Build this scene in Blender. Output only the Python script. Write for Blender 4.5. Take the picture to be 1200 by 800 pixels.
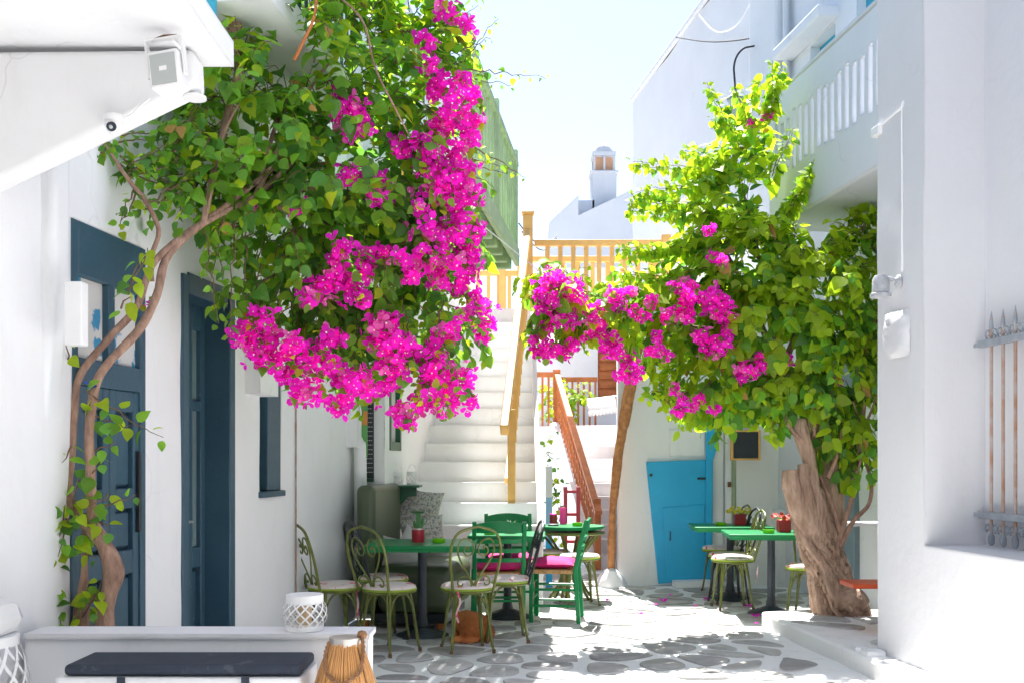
import bpy, bmesh, math, random
import numpy as np
from mathutils import Vector, Matrix, noise, Quaternion
random.seed(7); RNG = np.random.default_rng(7)
PI = math.pi; R = math.radians
for o in list(bpy.data.objects): bpy.data.objects.remove(o)
SC = bpy.context.scene
COL = SC.collection

# ------------------------------------------------------------------ camera, sky, sun, exposure
F = 1200.0; HC = 1.40; CX = 600.0; CY = 540.0            # focal length (px at 1200 wide), eye height, horizon
cam = bpy.data.cameras.new('camera'); camo = bpy.data.objects.new('camera', cam); COL.objects.link(camo)
cam.sensor_width = 36.0; cam.lens = 36.0 * F / 1200.0; cam.shift_y = (CY - 400.0) / 1200.0
cam.clip_end = 500; cam.clip_start = 0.05
camo.location = (0, 0, HC); camo.rotation_euler = (PI / 2, 0, 0)
SC.camera = camo
SUN_EL = R(62); SUN_AZ = R(-6.5)                           # azimuth from +Y towards +X
w = bpy.data.worlds.new('World'); SC.world = w; w.use_nodes = True
nt = w.node_tree
sky = nt.nodes.new('ShaderNodeTexSky'); sky.sky_type = 'NISHITA'; sky.sun_disc = False
sky.sun_elevation = SUN_EL; sky.sun_rotation = SUN_AZ; sky.air_density = 1.0; sky.dust_density = 0.9; sky.ozone_density = 1.0
bg = nt.nodes['Background']; bg.inputs['Strength'].default_value = 0.068
nt.links.new(sky.outputs[0], bg.inputs[0])
sl = bpy.data.lights.new('sun', 'SUN'); sl.energy = 3.8; sl.angle = R(0.53); sl.color = (1.0, 0.98, 0.95)
so = bpy.data.objects.new('sun', sl); COL.objects.link(so)
SV = Vector((math.sin(SUN_AZ) * math.cos(SUN_EL), math.cos(SUN_AZ) * math.cos(SUN_EL), math.sin(SUN_EL)))
so.rotation_euler = (-SV).to_track_quat('-Z', 'Y').to_euler(); so.location = SV * 30
SC.view_settings.view_transform = 'Standard'; SC.view_settings.look = 'None'
SC.view_settings.gamma = 1.0; SC.view_settings.use_curve_mapping = False
SC.view_settings.exposure = 2.08
SC.cycles.max_bounces = 10; SC.cycles.diffuse_bounces = 7; SC.cycles.glossy_bounces = 4; SC.cycles.transmission_bounces = 8

# ------------------------------------------------------------------ pixel helpers (a pixel is a direction, the depth Y comes from what the thing touches)
def P(px, py, Y): return Vector(((px - CX) * Y / F, Y, HC + (CY - py) * Y / F))
def G(px, py, z=0.0):
    Y = (HC - z) * F / (py - CY); return Vector(((px - CX) * Y / F, Y, z))

# ------------------------------------------------------------------ materials
MATS = {}
def pm(name, col, rough=0.6, var=0.12, scale=6.0, bump=0.15, bscale=40.0, metal=0.0, spec=0.5, col2=None, bevel=0.0, transl=0.0, bdist=0.01, rand=0.0, coat=0.0, tval=1.0, thue=.5):
    m = bpy.data.materials.new(name); m.use_nodes = True; MATS[name] = m
    N = m.node_tree.nodes; L = m.node_tree.links; b = N['Principled BSDF']
    b.inputs['Roughness'].default_value = rough; b.inputs['Metallic'].default_value = metal
    b.inputs['Specular IOR Level'].default_value = spec; b.inputs['Coat Weight'].default_value = coat
    tc = N.new('ShaderNodeTexCoord')
    n = N.new('ShaderNodeTexNoise'); n.inputs['Scale'].default_value = scale; n.inputs['Detail'].default_value = 5; n.inputs['Roughness'].default_value = .6
    L.new(tc.outputs['Object'], n.inputs['Vector'])
    r = N.new('ShaderNodeValToRGB'); c = col; c2 = col2 or tuple(min(1, x * (1 - var)) for x in col)
    r.color_ramp.elements[0].position = .35; r.color_ramp.elements[1].position = .65
    r.color_ramp.elements[0].color = (*c2, 1); r.color_ramp.elements[1].color = (*c, 1)
    L.new(n.outputs['Fac'], r.inputs['Fac'])
    cout = r.outputs['Color']
    if rand > 0:
        oi = N.new('ShaderNodeObjectInfo'); ge = N.new('ShaderNodeNewGeometry')
        ad = N.new('ShaderNodeMath'); ad.operation = 'ADD'; fr = N.new('ShaderNodeMath'); fr.operation = 'FRACT'
        L.new(oi.outputs['Random'], ad.inputs[0]); L.new(ge.outputs['Random Per Island'], ad.inputs[1]); L.new(ad.outputs[0], fr.inputs[0])
        mr = N.new('ShaderNodeMapRange'); mr.inputs['To Min'].default_value = 1 - rand; mr.inputs['To Max'].default_value = 1 + rand
        L.new(fr.outputs[0], mr.inputs['Value'])
        hs = N.new('ShaderNodeHueSaturation'); L.new(mr.outputs[0], hs.inputs['Value']); L.new(cout, hs.inputs['Color']); cout = hs.outputs['Color']
    L.new(cout, b.inputs['Base Color'])
    if bump > 0:
        n2 = N.new('ShaderNodeTexNoise'); n2.inputs['Scale'].default_value = bscale; n2.inputs['Detail'].default_value = 4
        L.new(tc.outputs['Object'], n2.inputs['Vector'])
        bp = N.new('ShaderNodeBump'); bp.inputs['Strength'].default_value = bump; bp.inputs['Distance'].default_value = bdist
        L.new(n2.outputs['Fac'], bp.inputs['Height']); L.new(bp.outputs[0], b.inputs['Normal'])
        if bevel > 0:
            bv = N.new('ShaderNodeBevel'); bv.samples = 2; bv.inputs['Radius'].default_value = bevel
            L.new(bv.outputs[0], bp.inputs['Normal'])
    if transl > 0:
        out = N['Material Output']; tr = N.new('ShaderNodeBsdfTranslucent'); mx = N.new('ShaderNodeMixShader'); mx.inputs[0].default_value = transl
        hv = N.new('ShaderNodeHueSaturation'); hv.inputs['Value'].default_value = tval; hv.inputs['Hue'].default_value = thue; L.new(cout, hv.inputs['Color']); L.new(hv.outputs[0], tr.inputs['Color']); L.new(b.outputs[0], mx.inputs[1]); L.new(tr.outputs[0], mx.inputs[2]); L.new(mx.outputs[0], out.inputs['Surface'])
    return m

def plaster(name, col, stain=(.62, .6, .57), amt=.35, bevel=.025, crack=.28):
    m = pm(name, col, rough=.9, var=.05, scale=1.2, bump=.35, bscale=9, spec=.15, bevel=bevel, bdist=.012)
    N = m.node_tree.nodes; L = m.node_tree.links; b = N['Principled BSDF']
    src = b.inputs['Base Color'].links[0].from_socket
    tc = N.new('ShaderNodeTexCoord'); mp = N.new('ShaderNodeMapping'); mp.inputs['Scale'].default_value = (2.2, 2.2, .55)
    L.new(tc.outputs['Object'], mp.inputs['Vector'])
    n = N.new('ShaderNodeTexNoise'); n.inputs['Scale'].default_value = 2.2; n.inputs['Detail'].default_value = 9; n.inputs['Roughness'].default_value = .72
    L.new(mp.outputs[0], n.inputs['Vector'])
    r = N.new('ShaderNodeValToRGB'); r.color_ramp.elements[0].position = .54; r.color_ramp.elements[1].position = .8
    r.color_ramp.elements[0].color = (0, 0, 0, 1); r.color_ramp.elements[1].color = (amt, amt, amt, 1)
    L.new(n.outputs['Fac'], r.inputs['Fac'])
    mx = N.new('ShaderNodeMixRGB'); mx.inputs['Color2'].default_value = (*stain, 1)
    L.new(r.outputs['Color'], mx.inputs['Fac']); L.new(src, mx.inputs['Color1']); L.new(mx.outputs[0], b.inputs['Base Color'])
    # brushed limewash relief, hairline cracks, grime
    bp = [q for q in N if q.type == 'BUMP'][0]
    mp2 = N.new('ShaderNodeMapping'); mp2.inputs['Scale'].default_value = (26, 26, 5); mp2.inputs['Rotation'].default_value = (0, R(20), R(15)); L.new(tc.outputs['Object'], mp2.inputs['Vector'])
    nb = N.new('ShaderNodeTexNoise'); nb.inputs['Scale'].default_value = 1.6; nb.inputs['Detail'].default_value = 6; nb.inputs['Roughness'].default_value = .65; L.new(mp2.outputs[0], nb.inputs['Vector'])
    bp2 = N.new('ShaderNodeBump'); bp2.inputs['Strength'].default_value = .30; bp2.inputs['Distance'].default_value = .004; L.new(nb.outputs['Fac'], bp2.inputs['Height']); L.new(bp.outputs[0], bp2.inputs['Normal']); L.new(bp2.outputs[0], b.inputs['Normal'])
    nd = N.new('ShaderNodeTexNoise'); nd.inputs['Scale'].default_value = 2.5; nd.inputs['Detail'].default_value = 4; L.new(tc.outputs['Object'], nd.inputs['Vector'])
    va = N.new('ShaderNodeMixRGB'); va.blend_type = 'ADD'; va.inputs['Fac'].default_value = .35; L.new(tc.outputs['Object'], va.inputs['Color1']); L.new(nd.outputs['Color'], va.inputs['Color2'])
    vo = N.new('ShaderNodeTexVoronoi'); vo.feature = 'DISTANCE_TO_EDGE'; vo.inputs['Scale'].default_value = 1.1; L.new(va.outputs[0], vo.inputs['Vector'])
    cr = N.new('ShaderNodeValToRGB'); cr.color_ramp.elements[0].position = 0; cr.color_ramp.elements[0].color = (1, 1, 1, 1); cr.color_ramp.elements[1].position = .006; cr.color_ramp.elements[1].color = (0, 0, 0, 1); L.new(vo.outputs['Distance'], cr.inputs['Fac'])
    nm = N.new('ShaderNodeTexNoise'); nm.inputs['Scale'].default_value = .9; L.new(tc.outputs['Object'], nm.inputs['Vector'])
    mr = N.new('ShaderNodeMapRange'); mr.inputs['From Min'].default_value = .52; mr.inputs['From Max'].default_value = .62; mr.inputs['To Max'].default_value = crack; L.new(nm.outputs['Fac'], mr.inputs['Value'])
    ml = N.new('ShaderNodeMath'); ml.operation = 'MULTIPLY'; L.new(cr.outputs['Color'], ml.inputs[0]); L.new(mr.outputs[0], ml.inputs[1])
    mx2 = N.new('ShaderNodeMixRGB'); mx2.inputs['Color2'].default_value = (.34, .32, .30, 1); L.new(ml.outputs[0], mx2.inputs['Fac']); L.new(mx.outputs[0], mx2.inputs['Color1']); L.new(mx2.outputs[0], b.inputs['Base Color'])
    return m

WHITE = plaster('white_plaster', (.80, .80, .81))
WHITEB = plaster('bright_whitewash', (.84, .84, .845))  # whiter copy, its colour makes up for weak fill light in the alley
LAVW = plaster('lavender_white_plaster', (.66, .66, .68), amt=.3, crack=.07)  # whitewash darkened in colour to hold back strong bounce light on the near house
TALLW = plaster('bluish_white_plaster', (.66, .685, .73), amt=.45)  # darker copy of the white, stands in for dimmer skylight on upper walls
WHITE2 = plaster('white_plaster_old', (.83, .835, .85), amt=.55)
FARW = plaster('darkened_far_plaster', (.52, .54, .58), amt=.5)  # far white darkened in colour against bright bounce from the roofs
WSTEP = plaster('white_step_paint', (.86, .86, .86), amt=.45, bevel=.008)
GROUT = plaster('white_grout', (.84, .84, .83), stain=(.5, .47, .43), amt=.6, bevel=0.0)
PAINT = pm('white_paint', (.80, .80, .80), rough=.5, var=.05, bump=.05)
NAVY = pm('navy_blue_paint', (.026, .072, .108), rough=.5, var=.25, scale=3, bump=.3, bscale=25, col2=(.034, .086, .125))
SKYB = pm('sky_blue_paint', (.012, .42, .74), rough=.45, var=.2, scale=2.5, bump=.2, bscale=14, col2=(.010, .36, .67))
TEAL = pm('teal_paint', (.02, .36, .52), rough=.45, var=.2, bump=.1)
GREEN = pm('green_gloss_paint', (.004, .215, .062), rough=.38, var=.2, scale=8, bump=.08, spec=.3)
DGREEN = pm('dark_green_paint', (.01, .10, .045), rough=.4, var=.2, bump=.1)
SAGE = pm('sage_green_wood', (.44, .57, .33), rough=.6, var=.25, scale=5, bump=.25, bscale=22)
OCHRE = pm('ochre_wood_paint', (.80, .45, .13), rough=.5, var=.18, scale=5, bump=.2, bscale=24)
RUSTW = pm('red_brown_wood', (.55, .17, .045), rough=.6, var=.3, scale=7, bump=.3, bscale=20)
TIMB = pm('weathered_timber', (.62, .28, .11), rough=.8, scale=16, col2=(.36, .14, .05), bump=.8, bscale=26, bdist=.02)
OLIVE = pm('olive_metal_paint', (.17, .19, .035), rough=.42, var=.35, scale=14, bump=.15, col2=(.10, .125, .03), metal=.15)
BLACKM = pm('black_iron', (.018, .022, .028), rough=.45, var=.4, bump=.2)
RUSTM = pm('rusted_feet', (.16, .075, .04), rough=.8, bump=.3)
GREYM = pm('grey_iron_paint', (.30, .33, .37), rough=.6, var=.3, scale=10, bump=.3)
RUSTBAR = pm('rusty_bar', (.40, .34, .32), rough=.7, scale=9, col2=(.33, .16, .08), bump=.3)
VINYL = pm('olive_vinyl', (.085, .110, .06), rough=.42, var=.2, scale=5, bump=.15, bscale=60, spec=.5)
MAGC = pm('magenta_cushion', (.62, .012, .17), rough=.8, var=.2, bump=.25, bscale=50)
RUSH = pm('rush_seat', (.52, .30, .12), rough=.8, var=.4, scale=40, bump=.6, bscale=60)
FUR = pm('ginger_fur', (.56, .20, .055), rough=.85, scale=9, col2=(.38, .115, .03), bump=.4, bscale=90, rand=.25)
RATTAN = pm('rattan_strip', (.62, .30, .10), rough=.6, var=.35, scale=6, bump=.2, rand=.3)
ROPE = pm('rope', (.34, .17, .08), rough=.9, var=.4, scale=40, bump=.6, bscale=60)
STEEL = pm('steel_band', (.55, .52, .49), rough=.35, metal=.8, bump=.1)
NAVYC = pm('navy_canvas', (.030, .040, .062), rough=.85, var=.2, scale=20, bump=.35, bscale=160, bdist=.004)
REDP = pm('red_pot', (.50, .025, .05), rough=.35, var=.25, scale=9, bump=.1)
LIME = pm('lime_glass', (.22, .62, .01), rough=.2, var=.1, bump=0)
CACT = pm('cactus_green', (.07, .22, .07), rough=.6, var=.3, bump=.3)
YELF = pm('yellow_flower', (.62, .52, .03), rough=.7, bump=0, rand=.3)
REDF = pm('red_flower', (.62, .06, .03), rough=.6, bump=0, rand=.25)
LAMPM = pm('grey_cast_metal', (.45, .46, .48), rough=.6, var=.25, scale=30, bump=.3)
GLASSL = pm('lamp_glass', (.40, .43, .42), rough=.12, var=.05, bump=0, spec=.8)
BLK = pm('black_rubber', (.012, .012, .014), rough=.5, bump=.05)
SLATE = pm('slate_board', (.028, .036, .046), rough=.6, var=.3, bump=.05)
ORNG = pm('orange_red_paint', (.62, .085, .02), rough=.45, var=.12, bump=.1)
BARK = pm('gnarled_bark', (.50, .345, .25), rough=.9, scale=9, col2=(.30, .19, .13), bump=1.0, bscale=22, bdist=.03)
def stretch(m, sc):
    N = m.node_tree.nodes; L = m.node_tree.links
    for n in [n for n in N if n.type == 'TEX_NOISE']:
        src = n.inputs['Vector'].links[0].from_socket; mp = N.new('ShaderNodeMapping'); mp.inputs['Scale'].default_value = sc; mp.inputs['Rotation'].default_value = (0, R(-14), 0); L.new(src, mp.inputs['Vector']); L.new(mp.outputs[0], n.inputs['Vector'])
stretch(BARK, (1.6, 1.6, .42))
BARK2 = pm('vine_bark', (.42, .26, .185), rough=.85, scale=16, col2=(.20, .11, .075), bump=1.0, bscale=40)
stretch(BARK2, (1.5, 1.5, .5))
TWIG = pm('twig', (.17, .10, .06), rough=.8, bump=0)
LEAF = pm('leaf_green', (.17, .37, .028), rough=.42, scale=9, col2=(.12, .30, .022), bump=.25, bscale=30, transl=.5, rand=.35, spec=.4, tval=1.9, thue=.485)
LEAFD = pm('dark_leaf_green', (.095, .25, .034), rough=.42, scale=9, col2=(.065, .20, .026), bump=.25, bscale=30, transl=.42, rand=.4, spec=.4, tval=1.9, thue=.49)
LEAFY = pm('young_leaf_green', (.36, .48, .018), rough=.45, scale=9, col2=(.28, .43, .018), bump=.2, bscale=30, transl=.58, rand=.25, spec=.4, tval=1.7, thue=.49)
BRACT = pm('magenta_bract', (.95, .030, .70), rough=.65, var=.2, scale=18, col2=(.90, .022, .62), bump=0, transl=.55, rand=.28, spec=.2, tval=1.3)
BRACT2 = pm('pale_pink_bract', (.88, .16, .52), rough=.65, bump=0, transl=.4, rand=.2, spec=.2)
STAM = pm('white_flower_centre', (.8, .78, .68), rough=.7, bump=0)
TERRA = pm('peach_plaster', (.62, .36, .22), rough=.9, bump=.3)
def pattern_mat(name, base, spot, scale, thr, rough=.85, third=None):
    m = pm(name, base, rough=rough, var=.05, bump=.25, bscale=60, bdist=.006)
    N = m.node_tree.nodes; L = m.node_tree.links; b = N['Principled BSDF']; src = b.inputs['Base Color'].links[0].from_socket
    tc = N.new('ShaderNodeTexCoord')
    def layer(src, c, sc, th, off):
        mp = N.new('ShaderNodeMapping'); mp.inputs['Location'].default_value = (off, off, off); L.new(tc.outputs['Object'], mp.inputs['Vector'])
        n = N.new('ShaderNodeTexNoise'); n.inputs['Scale'].default_value = sc; n.inputs['Detail'].default_value = 3; L.new(mp.outputs[0], n.inputs['Vector'])
        r = N.new('ShaderNodeValToRGB'); r.color_ramp.elements[0].position = th; r.color_ramp.elements[1].position = th + .03; L.new(n.outputs['Fac'], r.inputs['Fac'])
        mx = N.new('ShaderNodeMixRGB'); mx.inputs['Color2'].default_value = (*c, 1); L.new(r.outputs['Color'], mx.inputs['Fac']); L.new(src, mx.inputs['Color1']); return mx.outputs[0]
    o = layer(src, spot, scale, thr, 0)
    if third: o = layer(o, third, scale * .8, thr + .04, 5.3)
    L.new(o, b.inputs['Base Color']); return m
FLORAL = pattern_mat('floral_cushion', (.72, .62, .60), (.70, .10, .14), 14, .60, third=(.45, .42, .2))
PRINT = pattern_mat('printed_pillow', (.54, .51, .48), (.24, .24, .25), 42, .52, third=(.42, .36, .28))
GREYP = pm('pale_grey_pillow', (.56, .53, .53), rough=.9, var=.08, bump=.3, bscale=30)
CURT = pattern_mat('striped_curtain', (.55, .54, .52), (.04, .22, .38), 7, .56)
EARTH = pm('dry_earth', (.24, .20, .15), rough=.95, var=.4, scale=.2, bump=.2)
BLUGR = pm('blue_grey_paint', (.16, .23, .27), rough=.5, bump=.1)
def brick_mat():   # flagstone colour
    m = pm('flagstone', (.52, .505, .49), rough=.8, scale=5, col2=(.37, .36, .35), bump=.9, bscale=22, rand=.30, spec=.25)
    return m
STONE = brick_mat()
STONEW = pm('worn_painted_stone', (.50, .485, .46), rough=.8, scale=5, col2=(.36, .35, .33), bump=.5, bscale=18, rand=.18, spec=.25)
def glass_mat():
    m = pm('window_glass', (.20, .28, .29), rough=.06, var=.3, scale=1.5, bump=.02, bscale=3, spec=.9); return m
GLASS = glass_mat()
GLASSD = pm('dark_window_glass', (.03, .05, .055), rough=.06, var=.3, scale=1.5, bump=0, spec=.9)

def wear(m, col, thr, sc=9):
    N = m.node_tree.nodes; L = m.node_tree.links; b = N['Principled BSDF']; src = b.inputs['Base Color'].links[0].from_socket
    tc = N.new('ShaderNodeTexCoord'); n = N.new('ShaderNodeTexNoise'); n.inputs['Scale'].default_value = sc; n.inputs['Detail'].default_value = 8; n.inputs['Roughness'].default_value = .7; L.new(tc.outputs['Object'], n.inputs['Vector'])
    r = N.new('ShaderNodeValToRGB'); r.color_ramp.elements[0].position = thr; r.color_ramp.elements[1].position = thr + .03; L.new(n.outputs['Fac'], r.inputs['Fac'])
    mx = N.new('ShaderNodeMixRGB'); mx.inputs['Color2'].default_value = (*col, 1); L.new(r.outputs['Color'], mx.inputs['Fac']); L.new(src, mx.inputs['Color1']); L.new(mx.outputs[0], b.inputs['Base Color'])
wear(NAVY, (.10, .16, .20), .665, 11); wear(SKYB, (.12, .45, .62), .68, 7); wear(OLIVE, (.20, .10, .04), .66, 26); wear(GREEN, (.05, .16, .06), .69, 16); wear(OCHRE, (.50, .26, .08), .66, 9); wear(SAGE, (.46, .52, .38), .66, 9); wear(NAVYC, (.06, .07, .09), .62, 7)

# ------------------------------------------------------------------ mesh builder
class MB:
    def __init__(s): s.v = []; s.f = []
    def add(s, vs, fs):
        n = len(s.v); s.v.extend([tuple(p) for p in vs]); s.f.extend([tuple(i + n for i in f) for f in fs]); return s
    def box(s, x0, x1, y0, y1, z0, z1, M=None):
        vs = [Vector(p) for p in ((x0,y0,z0),(x1,y0,z0),(x1,y1,z0),(x0,y1,z0),(x0,y0,z1),(x1,y0,z1),(x1,y1,z1),(x0,y1,z1))]
        if M: vs = [M @ p for p in vs]
        return s.add(vs, ((3,2,1,0),(4,5,6,7),(0,1,5,4),(1,2,6,5),(2,3,7,6),(3,0,4,7)))
    def bar(s, a, b, wx, wz, up=(0,0,1)):
        a = Vector(a); b = Vector(b); d = (b - a).normalized(); u = Vector(up)
        if abs(d.dot(u)) > .98: u = Vector((0,1,0))
        x = d.cross(u).normalized(); z = x.cross(d).normalized()
        vs = []
        for p in (a, b):
            for (i, j) in ((-1,-1),(1,-1),(1,1),(-1,1)): vs.append(p + x * (i * wx / 2) + z * (j * wz / 2))
        return s.add(vs, ((0,1,2,3),(7,6,5,4),(0,4,5,1),(1,5,6,2),(2,6,7,3),(3,7,4,0)))
    def tube(s, pts, r, seg=7, closed=False, fn=None):
        pts = [Vector(p) for p in pts]; n = len(pts)
        rs = r if isinstance(r, (list, tuple)) else [r] * n
        base = len(s.v); prev = None
        for i, p in enumerate(pts):
            if closed: t = pts[(i + 1) % n] - pts[i - 1]
            else: t = pts[min(i + 1, n - 1)] - pts[max(i - 1, 0)]
            if t.length < 1e-9: t = Vector((0,0,1))
            t.normalize()
            if prev is None:
                u = t.orthogonal().normalized()
            else:
                u = prev - t * prev.dot(t)
                u = u.normalized() if u.length > 1e-6 else t.orthogonal().normalized()
            prev = u; vv = t.cross(u)
            for k in range(seg):
                a = 2 * PI * k / seg; rr = rs[i] * (fn(i / max(1, n - 1), a, p) if fn else 1)
                s.v.append(tuple(p + (u * math.cos(a) + vv * math.sin(a)) * rr))
        m = n if closed else n - 1
        for i in range(m):
            j = (i + 1) % n
            for k in range(seg):
                k2 = (k + 1) % seg
                s.f.append((base + i*seg + k, base + i*seg + k2, base + j*seg + k2, base + j*seg + k))
        if not closed:
            s.f.append(tuple(base + k for k in range(seg))[::-1]); s.f.append(tuple(base + (n-1)*seg + k for k in range(seg)))
        return s
    def lathe(s, prof, seg=24, c=(0,0,0), sq=None):
        base = len(s.v); c = Vector(c)
        for (r, z) in prof:
            for k in range(seg):
                a = 2 * PI * k / seg; s.v.append((c.x + r * math.cos(a), c.y + r * math.sin(a), c.z + z))
        for i in range(len(prof) - 1):
            for k in range(seg):
                k2 = (k + 1) % seg; s.f.append((base+i*seg+k, base+i*seg+k2, base+(i+1)*seg+k2, base+(i+1)*seg+k))
        s.f.append(tuple(base + k for k in range(seg))[::-1]); s.f.append(tuple(base + (len(prof)-1)*seg + k for k in range(seg)))
        return s
    def prism(s, poly, p0, p1, ax='xz'):
        n = len(poly)
        def mk(q, t): return {'xz': (q[0], t, q[1]), 'xy': (q[0], q[1], t), 'yz': (t, q[0], q[1])}[ax]
        vs = [mk(q, p0) for q in poly] + [mk(q, p1) for q in poly]
        fs = [tuple(range(n))[::-1], tuple(range(n, 2*n))] + [(i, (i+1) % n, n + (i+1) % n, n + i) for i in range(n)]
        return s.add(vs, fs)
    def xf(s, M):
        s.v = [tuple(M @ Vector(p)) for p in s.v]; return s
    def mesh(s, name, mat, smooth=True, ang=35):
        me = bpy.data.meshes.new(name); me.from_pydata(s.v, [], s.f); me.materials.append(mat)
        bm = bmesh.new(); bm.from_mesh(me); bmesh.ops.recalc_face_normals(bm, faces=bm.faces); bm.to_mesh(me); bm.free()
        if smooth and len(me.polygons):
            me.polygons.foreach_set('use_smooth', [True] * len(me.polygons)); me.set_sharp_from_angle(angle=R(ang))
        me.update(); return me
    def build(s, name, mat, parent=None, loc=None, bevel=0, seg=2, kind=None, label=None, **k):
        o = bpy.data.objects.new(name, s.mesh(name, mat, **k)); COL.objects.link(o)
        if parent: o.parent = parent
        if loc is not None: o.location = loc
        if bevel:
            b = o.modifiers.new('bevel', 'BEVEL'); b.width = bevel; b.segments = seg; b.limit_method = 'ANGLE'; b.angle_limit = R(40)
        if kind: o['kind'] = kind
        if label: o['label'] = label
        return o
def tag(o, label, cat, group=None):
    o['label'] = label; o['category'] = cat
    if group: o['group'] = group
    return o
def thing(name, label, cat, loc=(0,0,0), rz=0, group=None):
    o = bpy.data.objects.new(name, None); COL.objects.link(o); o.empty_display_size = .1
    o.location = loc; o.rotation_euler = (0, 0, rz); return tag(o, label, cat, group)
def struct(o): o['kind'] = 'structure'; return o
def copy_tree(o, parent=None):
    c = o.copy(); COL.objects.link(c); c.parent = parent
    for ch in list(o.children): copy_tree(ch, c)
    return c
def inst(name, me, parent, loc=(0,0,0), rot=None, sc=None):
    o = bpy.data.objects.new(name, me); COL.objects.link(o); o.parent = parent; o.location = loc
    if rot is not None: o.rotation_euler = rot
    if sc is not None: o.scale = sc
    return o
def smoothpath(pts, n=6):
    pts = [Vector(p) for p in pts]; out = []
    for i in range(len(pts) - 1):
        p0 = pts[max(i-1, 0)]; p1 = pts[i]; p2 = pts[i+1]; p3 = pts[min(i+2, len(pts)-1)]
        for k in range(n):
            t = k / n
            out.append(.5 * ((2*p1) + (p2 - p0)*t + (2*p0 - 5*p1 + 4*p2 - p3)*t*t + (3*p1 - p0 - 3*p2 + p3)*t**3))
    out.append(pts[-1]); return out
def lerplist(vals, n):
    out = []
    for i in range(len(vals) - 1):
        for k in range(n): out.append(vals[i] + (vals[i+1] - vals[i]) * k / n)
    out.append(vals[-1]); return out
def wob(a, z, amp, seed=0):
    return amp * (noise.noise(Vector((a * .9 + seed, z * .9, seed))) + .45 * noise.noise(Vector((a * 2.6, z * 2.6, seed + 9))) + .18 * noise.noise(Vector((a * 7, z * 7, seed + 3))))
def sheet(mb, a0, a1, z0, z1, M, openings=(), step=.2, amp=.014, seed=0, taper=0.0):
    """plaster wall face with real openings and reveals; M maps (a, b, z) to xyz, b outward"""
    A = {a0, a1}; Z = {z0, z1}
    for o in openings: A |= {o[0], o[1]}; Z |= {o[2], o[3]}
    def fill(S):
        S = sorted(S); out = []
        for p, q in zip(S, S[1:]):
            n = max(1, int(math.ceil((q - p) / step))); out += [p + (q - p) * i / n for i in range(n)]
        return out + [S[-1]]
    A = [x for x in fill(A) if a0 - 1e-6 <= x <= a1 + 1e-6]; Z = [x for x in fill(Z) if z0 - 1e-6 <= x <= z1 + 1e-6]
    idx = {}
    def V(i, j):
        if (i, j) not in idx:
            idx[(i, j)] = len(mb.v); a, z = A[i], Z[j]
            mb.v.append(tuple(M(a, wob(a, z, amp, seed) + taper * max(0, 1 - z / 1.0), z)))
        return idx[(i, j)]
    for i in range(len(A) - 1):
        for j in range(len(Z) - 1):
            ca, cz = (A[i] + A[i+1]) / 2, (Z[j] + Z[j+1]) / 2
            if any(o[0] < ca < o[1] and o[2] < cz < o[3] for o in openings): continue
            mb.f.append((V(i, j), V(i+1, j), V(i+1, j+1), V(i, j+1)))
    for o in openings:
        d = o[4]; ia = [i for i, x in enumerate(A) if o[0] - 1e-6 <= x <= o[1] + 1e-6]; jz = [j for j, x in enumerate(Z) if o[2] - 1e-6 <= x <= o[3] + 1e-6]
        loops = [[(i, jz[0]) for i in ia], [(i, jz[-1]) for i in ia], [(ia[0], j) for j in jz], [(ia[-1], j) for j in jz]]
        for lp in loops:
            back = []
            for (i, j) in lp: back.append(len(mb.v)); mb.v.append(tuple(M(A[i], -d, Z[j])))
            for k in range(len(lp) - 1): mb.f.append((V(*lp[k]), V(*lp[k+1]), back[k+1], back[k]))
    return mb
def rbox(mb, x0, x1, y0, y1, z0, z1, step=.18, amp=.008, seed=0):
    """hand-plastered block: subdivided box with uneven faces"""
    nx, ny, nz = [max(1, min(40, int(math.ceil((b - a) / step)))) for a, b in ((x0, x1), (y0, y1), (z0, z1))]
    idx = {}
    def V(i, j, k):
        if (i, j, k) not in idx:
            p = Vector((x0 + (x1-x0)*i/nx, y0 + (y1-y0)*j/ny, z0 + (z1-z0)*k/nz))
            q = Vector((noise.noise(p*1.1 + Vector((seed,0,0))) + .5*noise.noise(p*4), noise.noise(p*1.1 + Vector((0,seed+5,0))) + .5*noise.noise(p*4 + Vector((7,7,7))), noise.noise(p*1.3 + Vector((0,0,seed+9)))))
            idx[(i,j,k)] = len(mb.v); mb.v.append(tuple(p + q * amp))
        return idx[(i,j,k)]
    for i in range(nx):
        for j in range(ny):
            mb.f.append((V(i,j,0), V(i,j+1,0), V(i+1,j+1,0), V(i+1,j,0))); mb.f.append((V(i,j,nz), V(i+1,j,nz), V(i+1,j+1,nz), V(i,j+1,nz)))
    for i in range(nx):
        for k in range(nz):
            mb.f.append((V(i,0,k), V(i+1,0,k), V(i+1,0,k+1), V(i,0,k+1))); mb.f.append((V(i,ny,k), V(i,ny,k+1), V(i+1,ny,k+1), V(i+1,ny,k)))
    for j in range(ny):
        for k in range(nz):
            mb.f.append((V(0,j,k), V(0,j,k+1), V(0,j+1,k+1), V(0,j+1,k))); mb.f.append((V(nx,j,k), V(nx,j+1,k), V(nx,j+1,k+1), V(nx,j,k+1)))
    return mb

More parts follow.
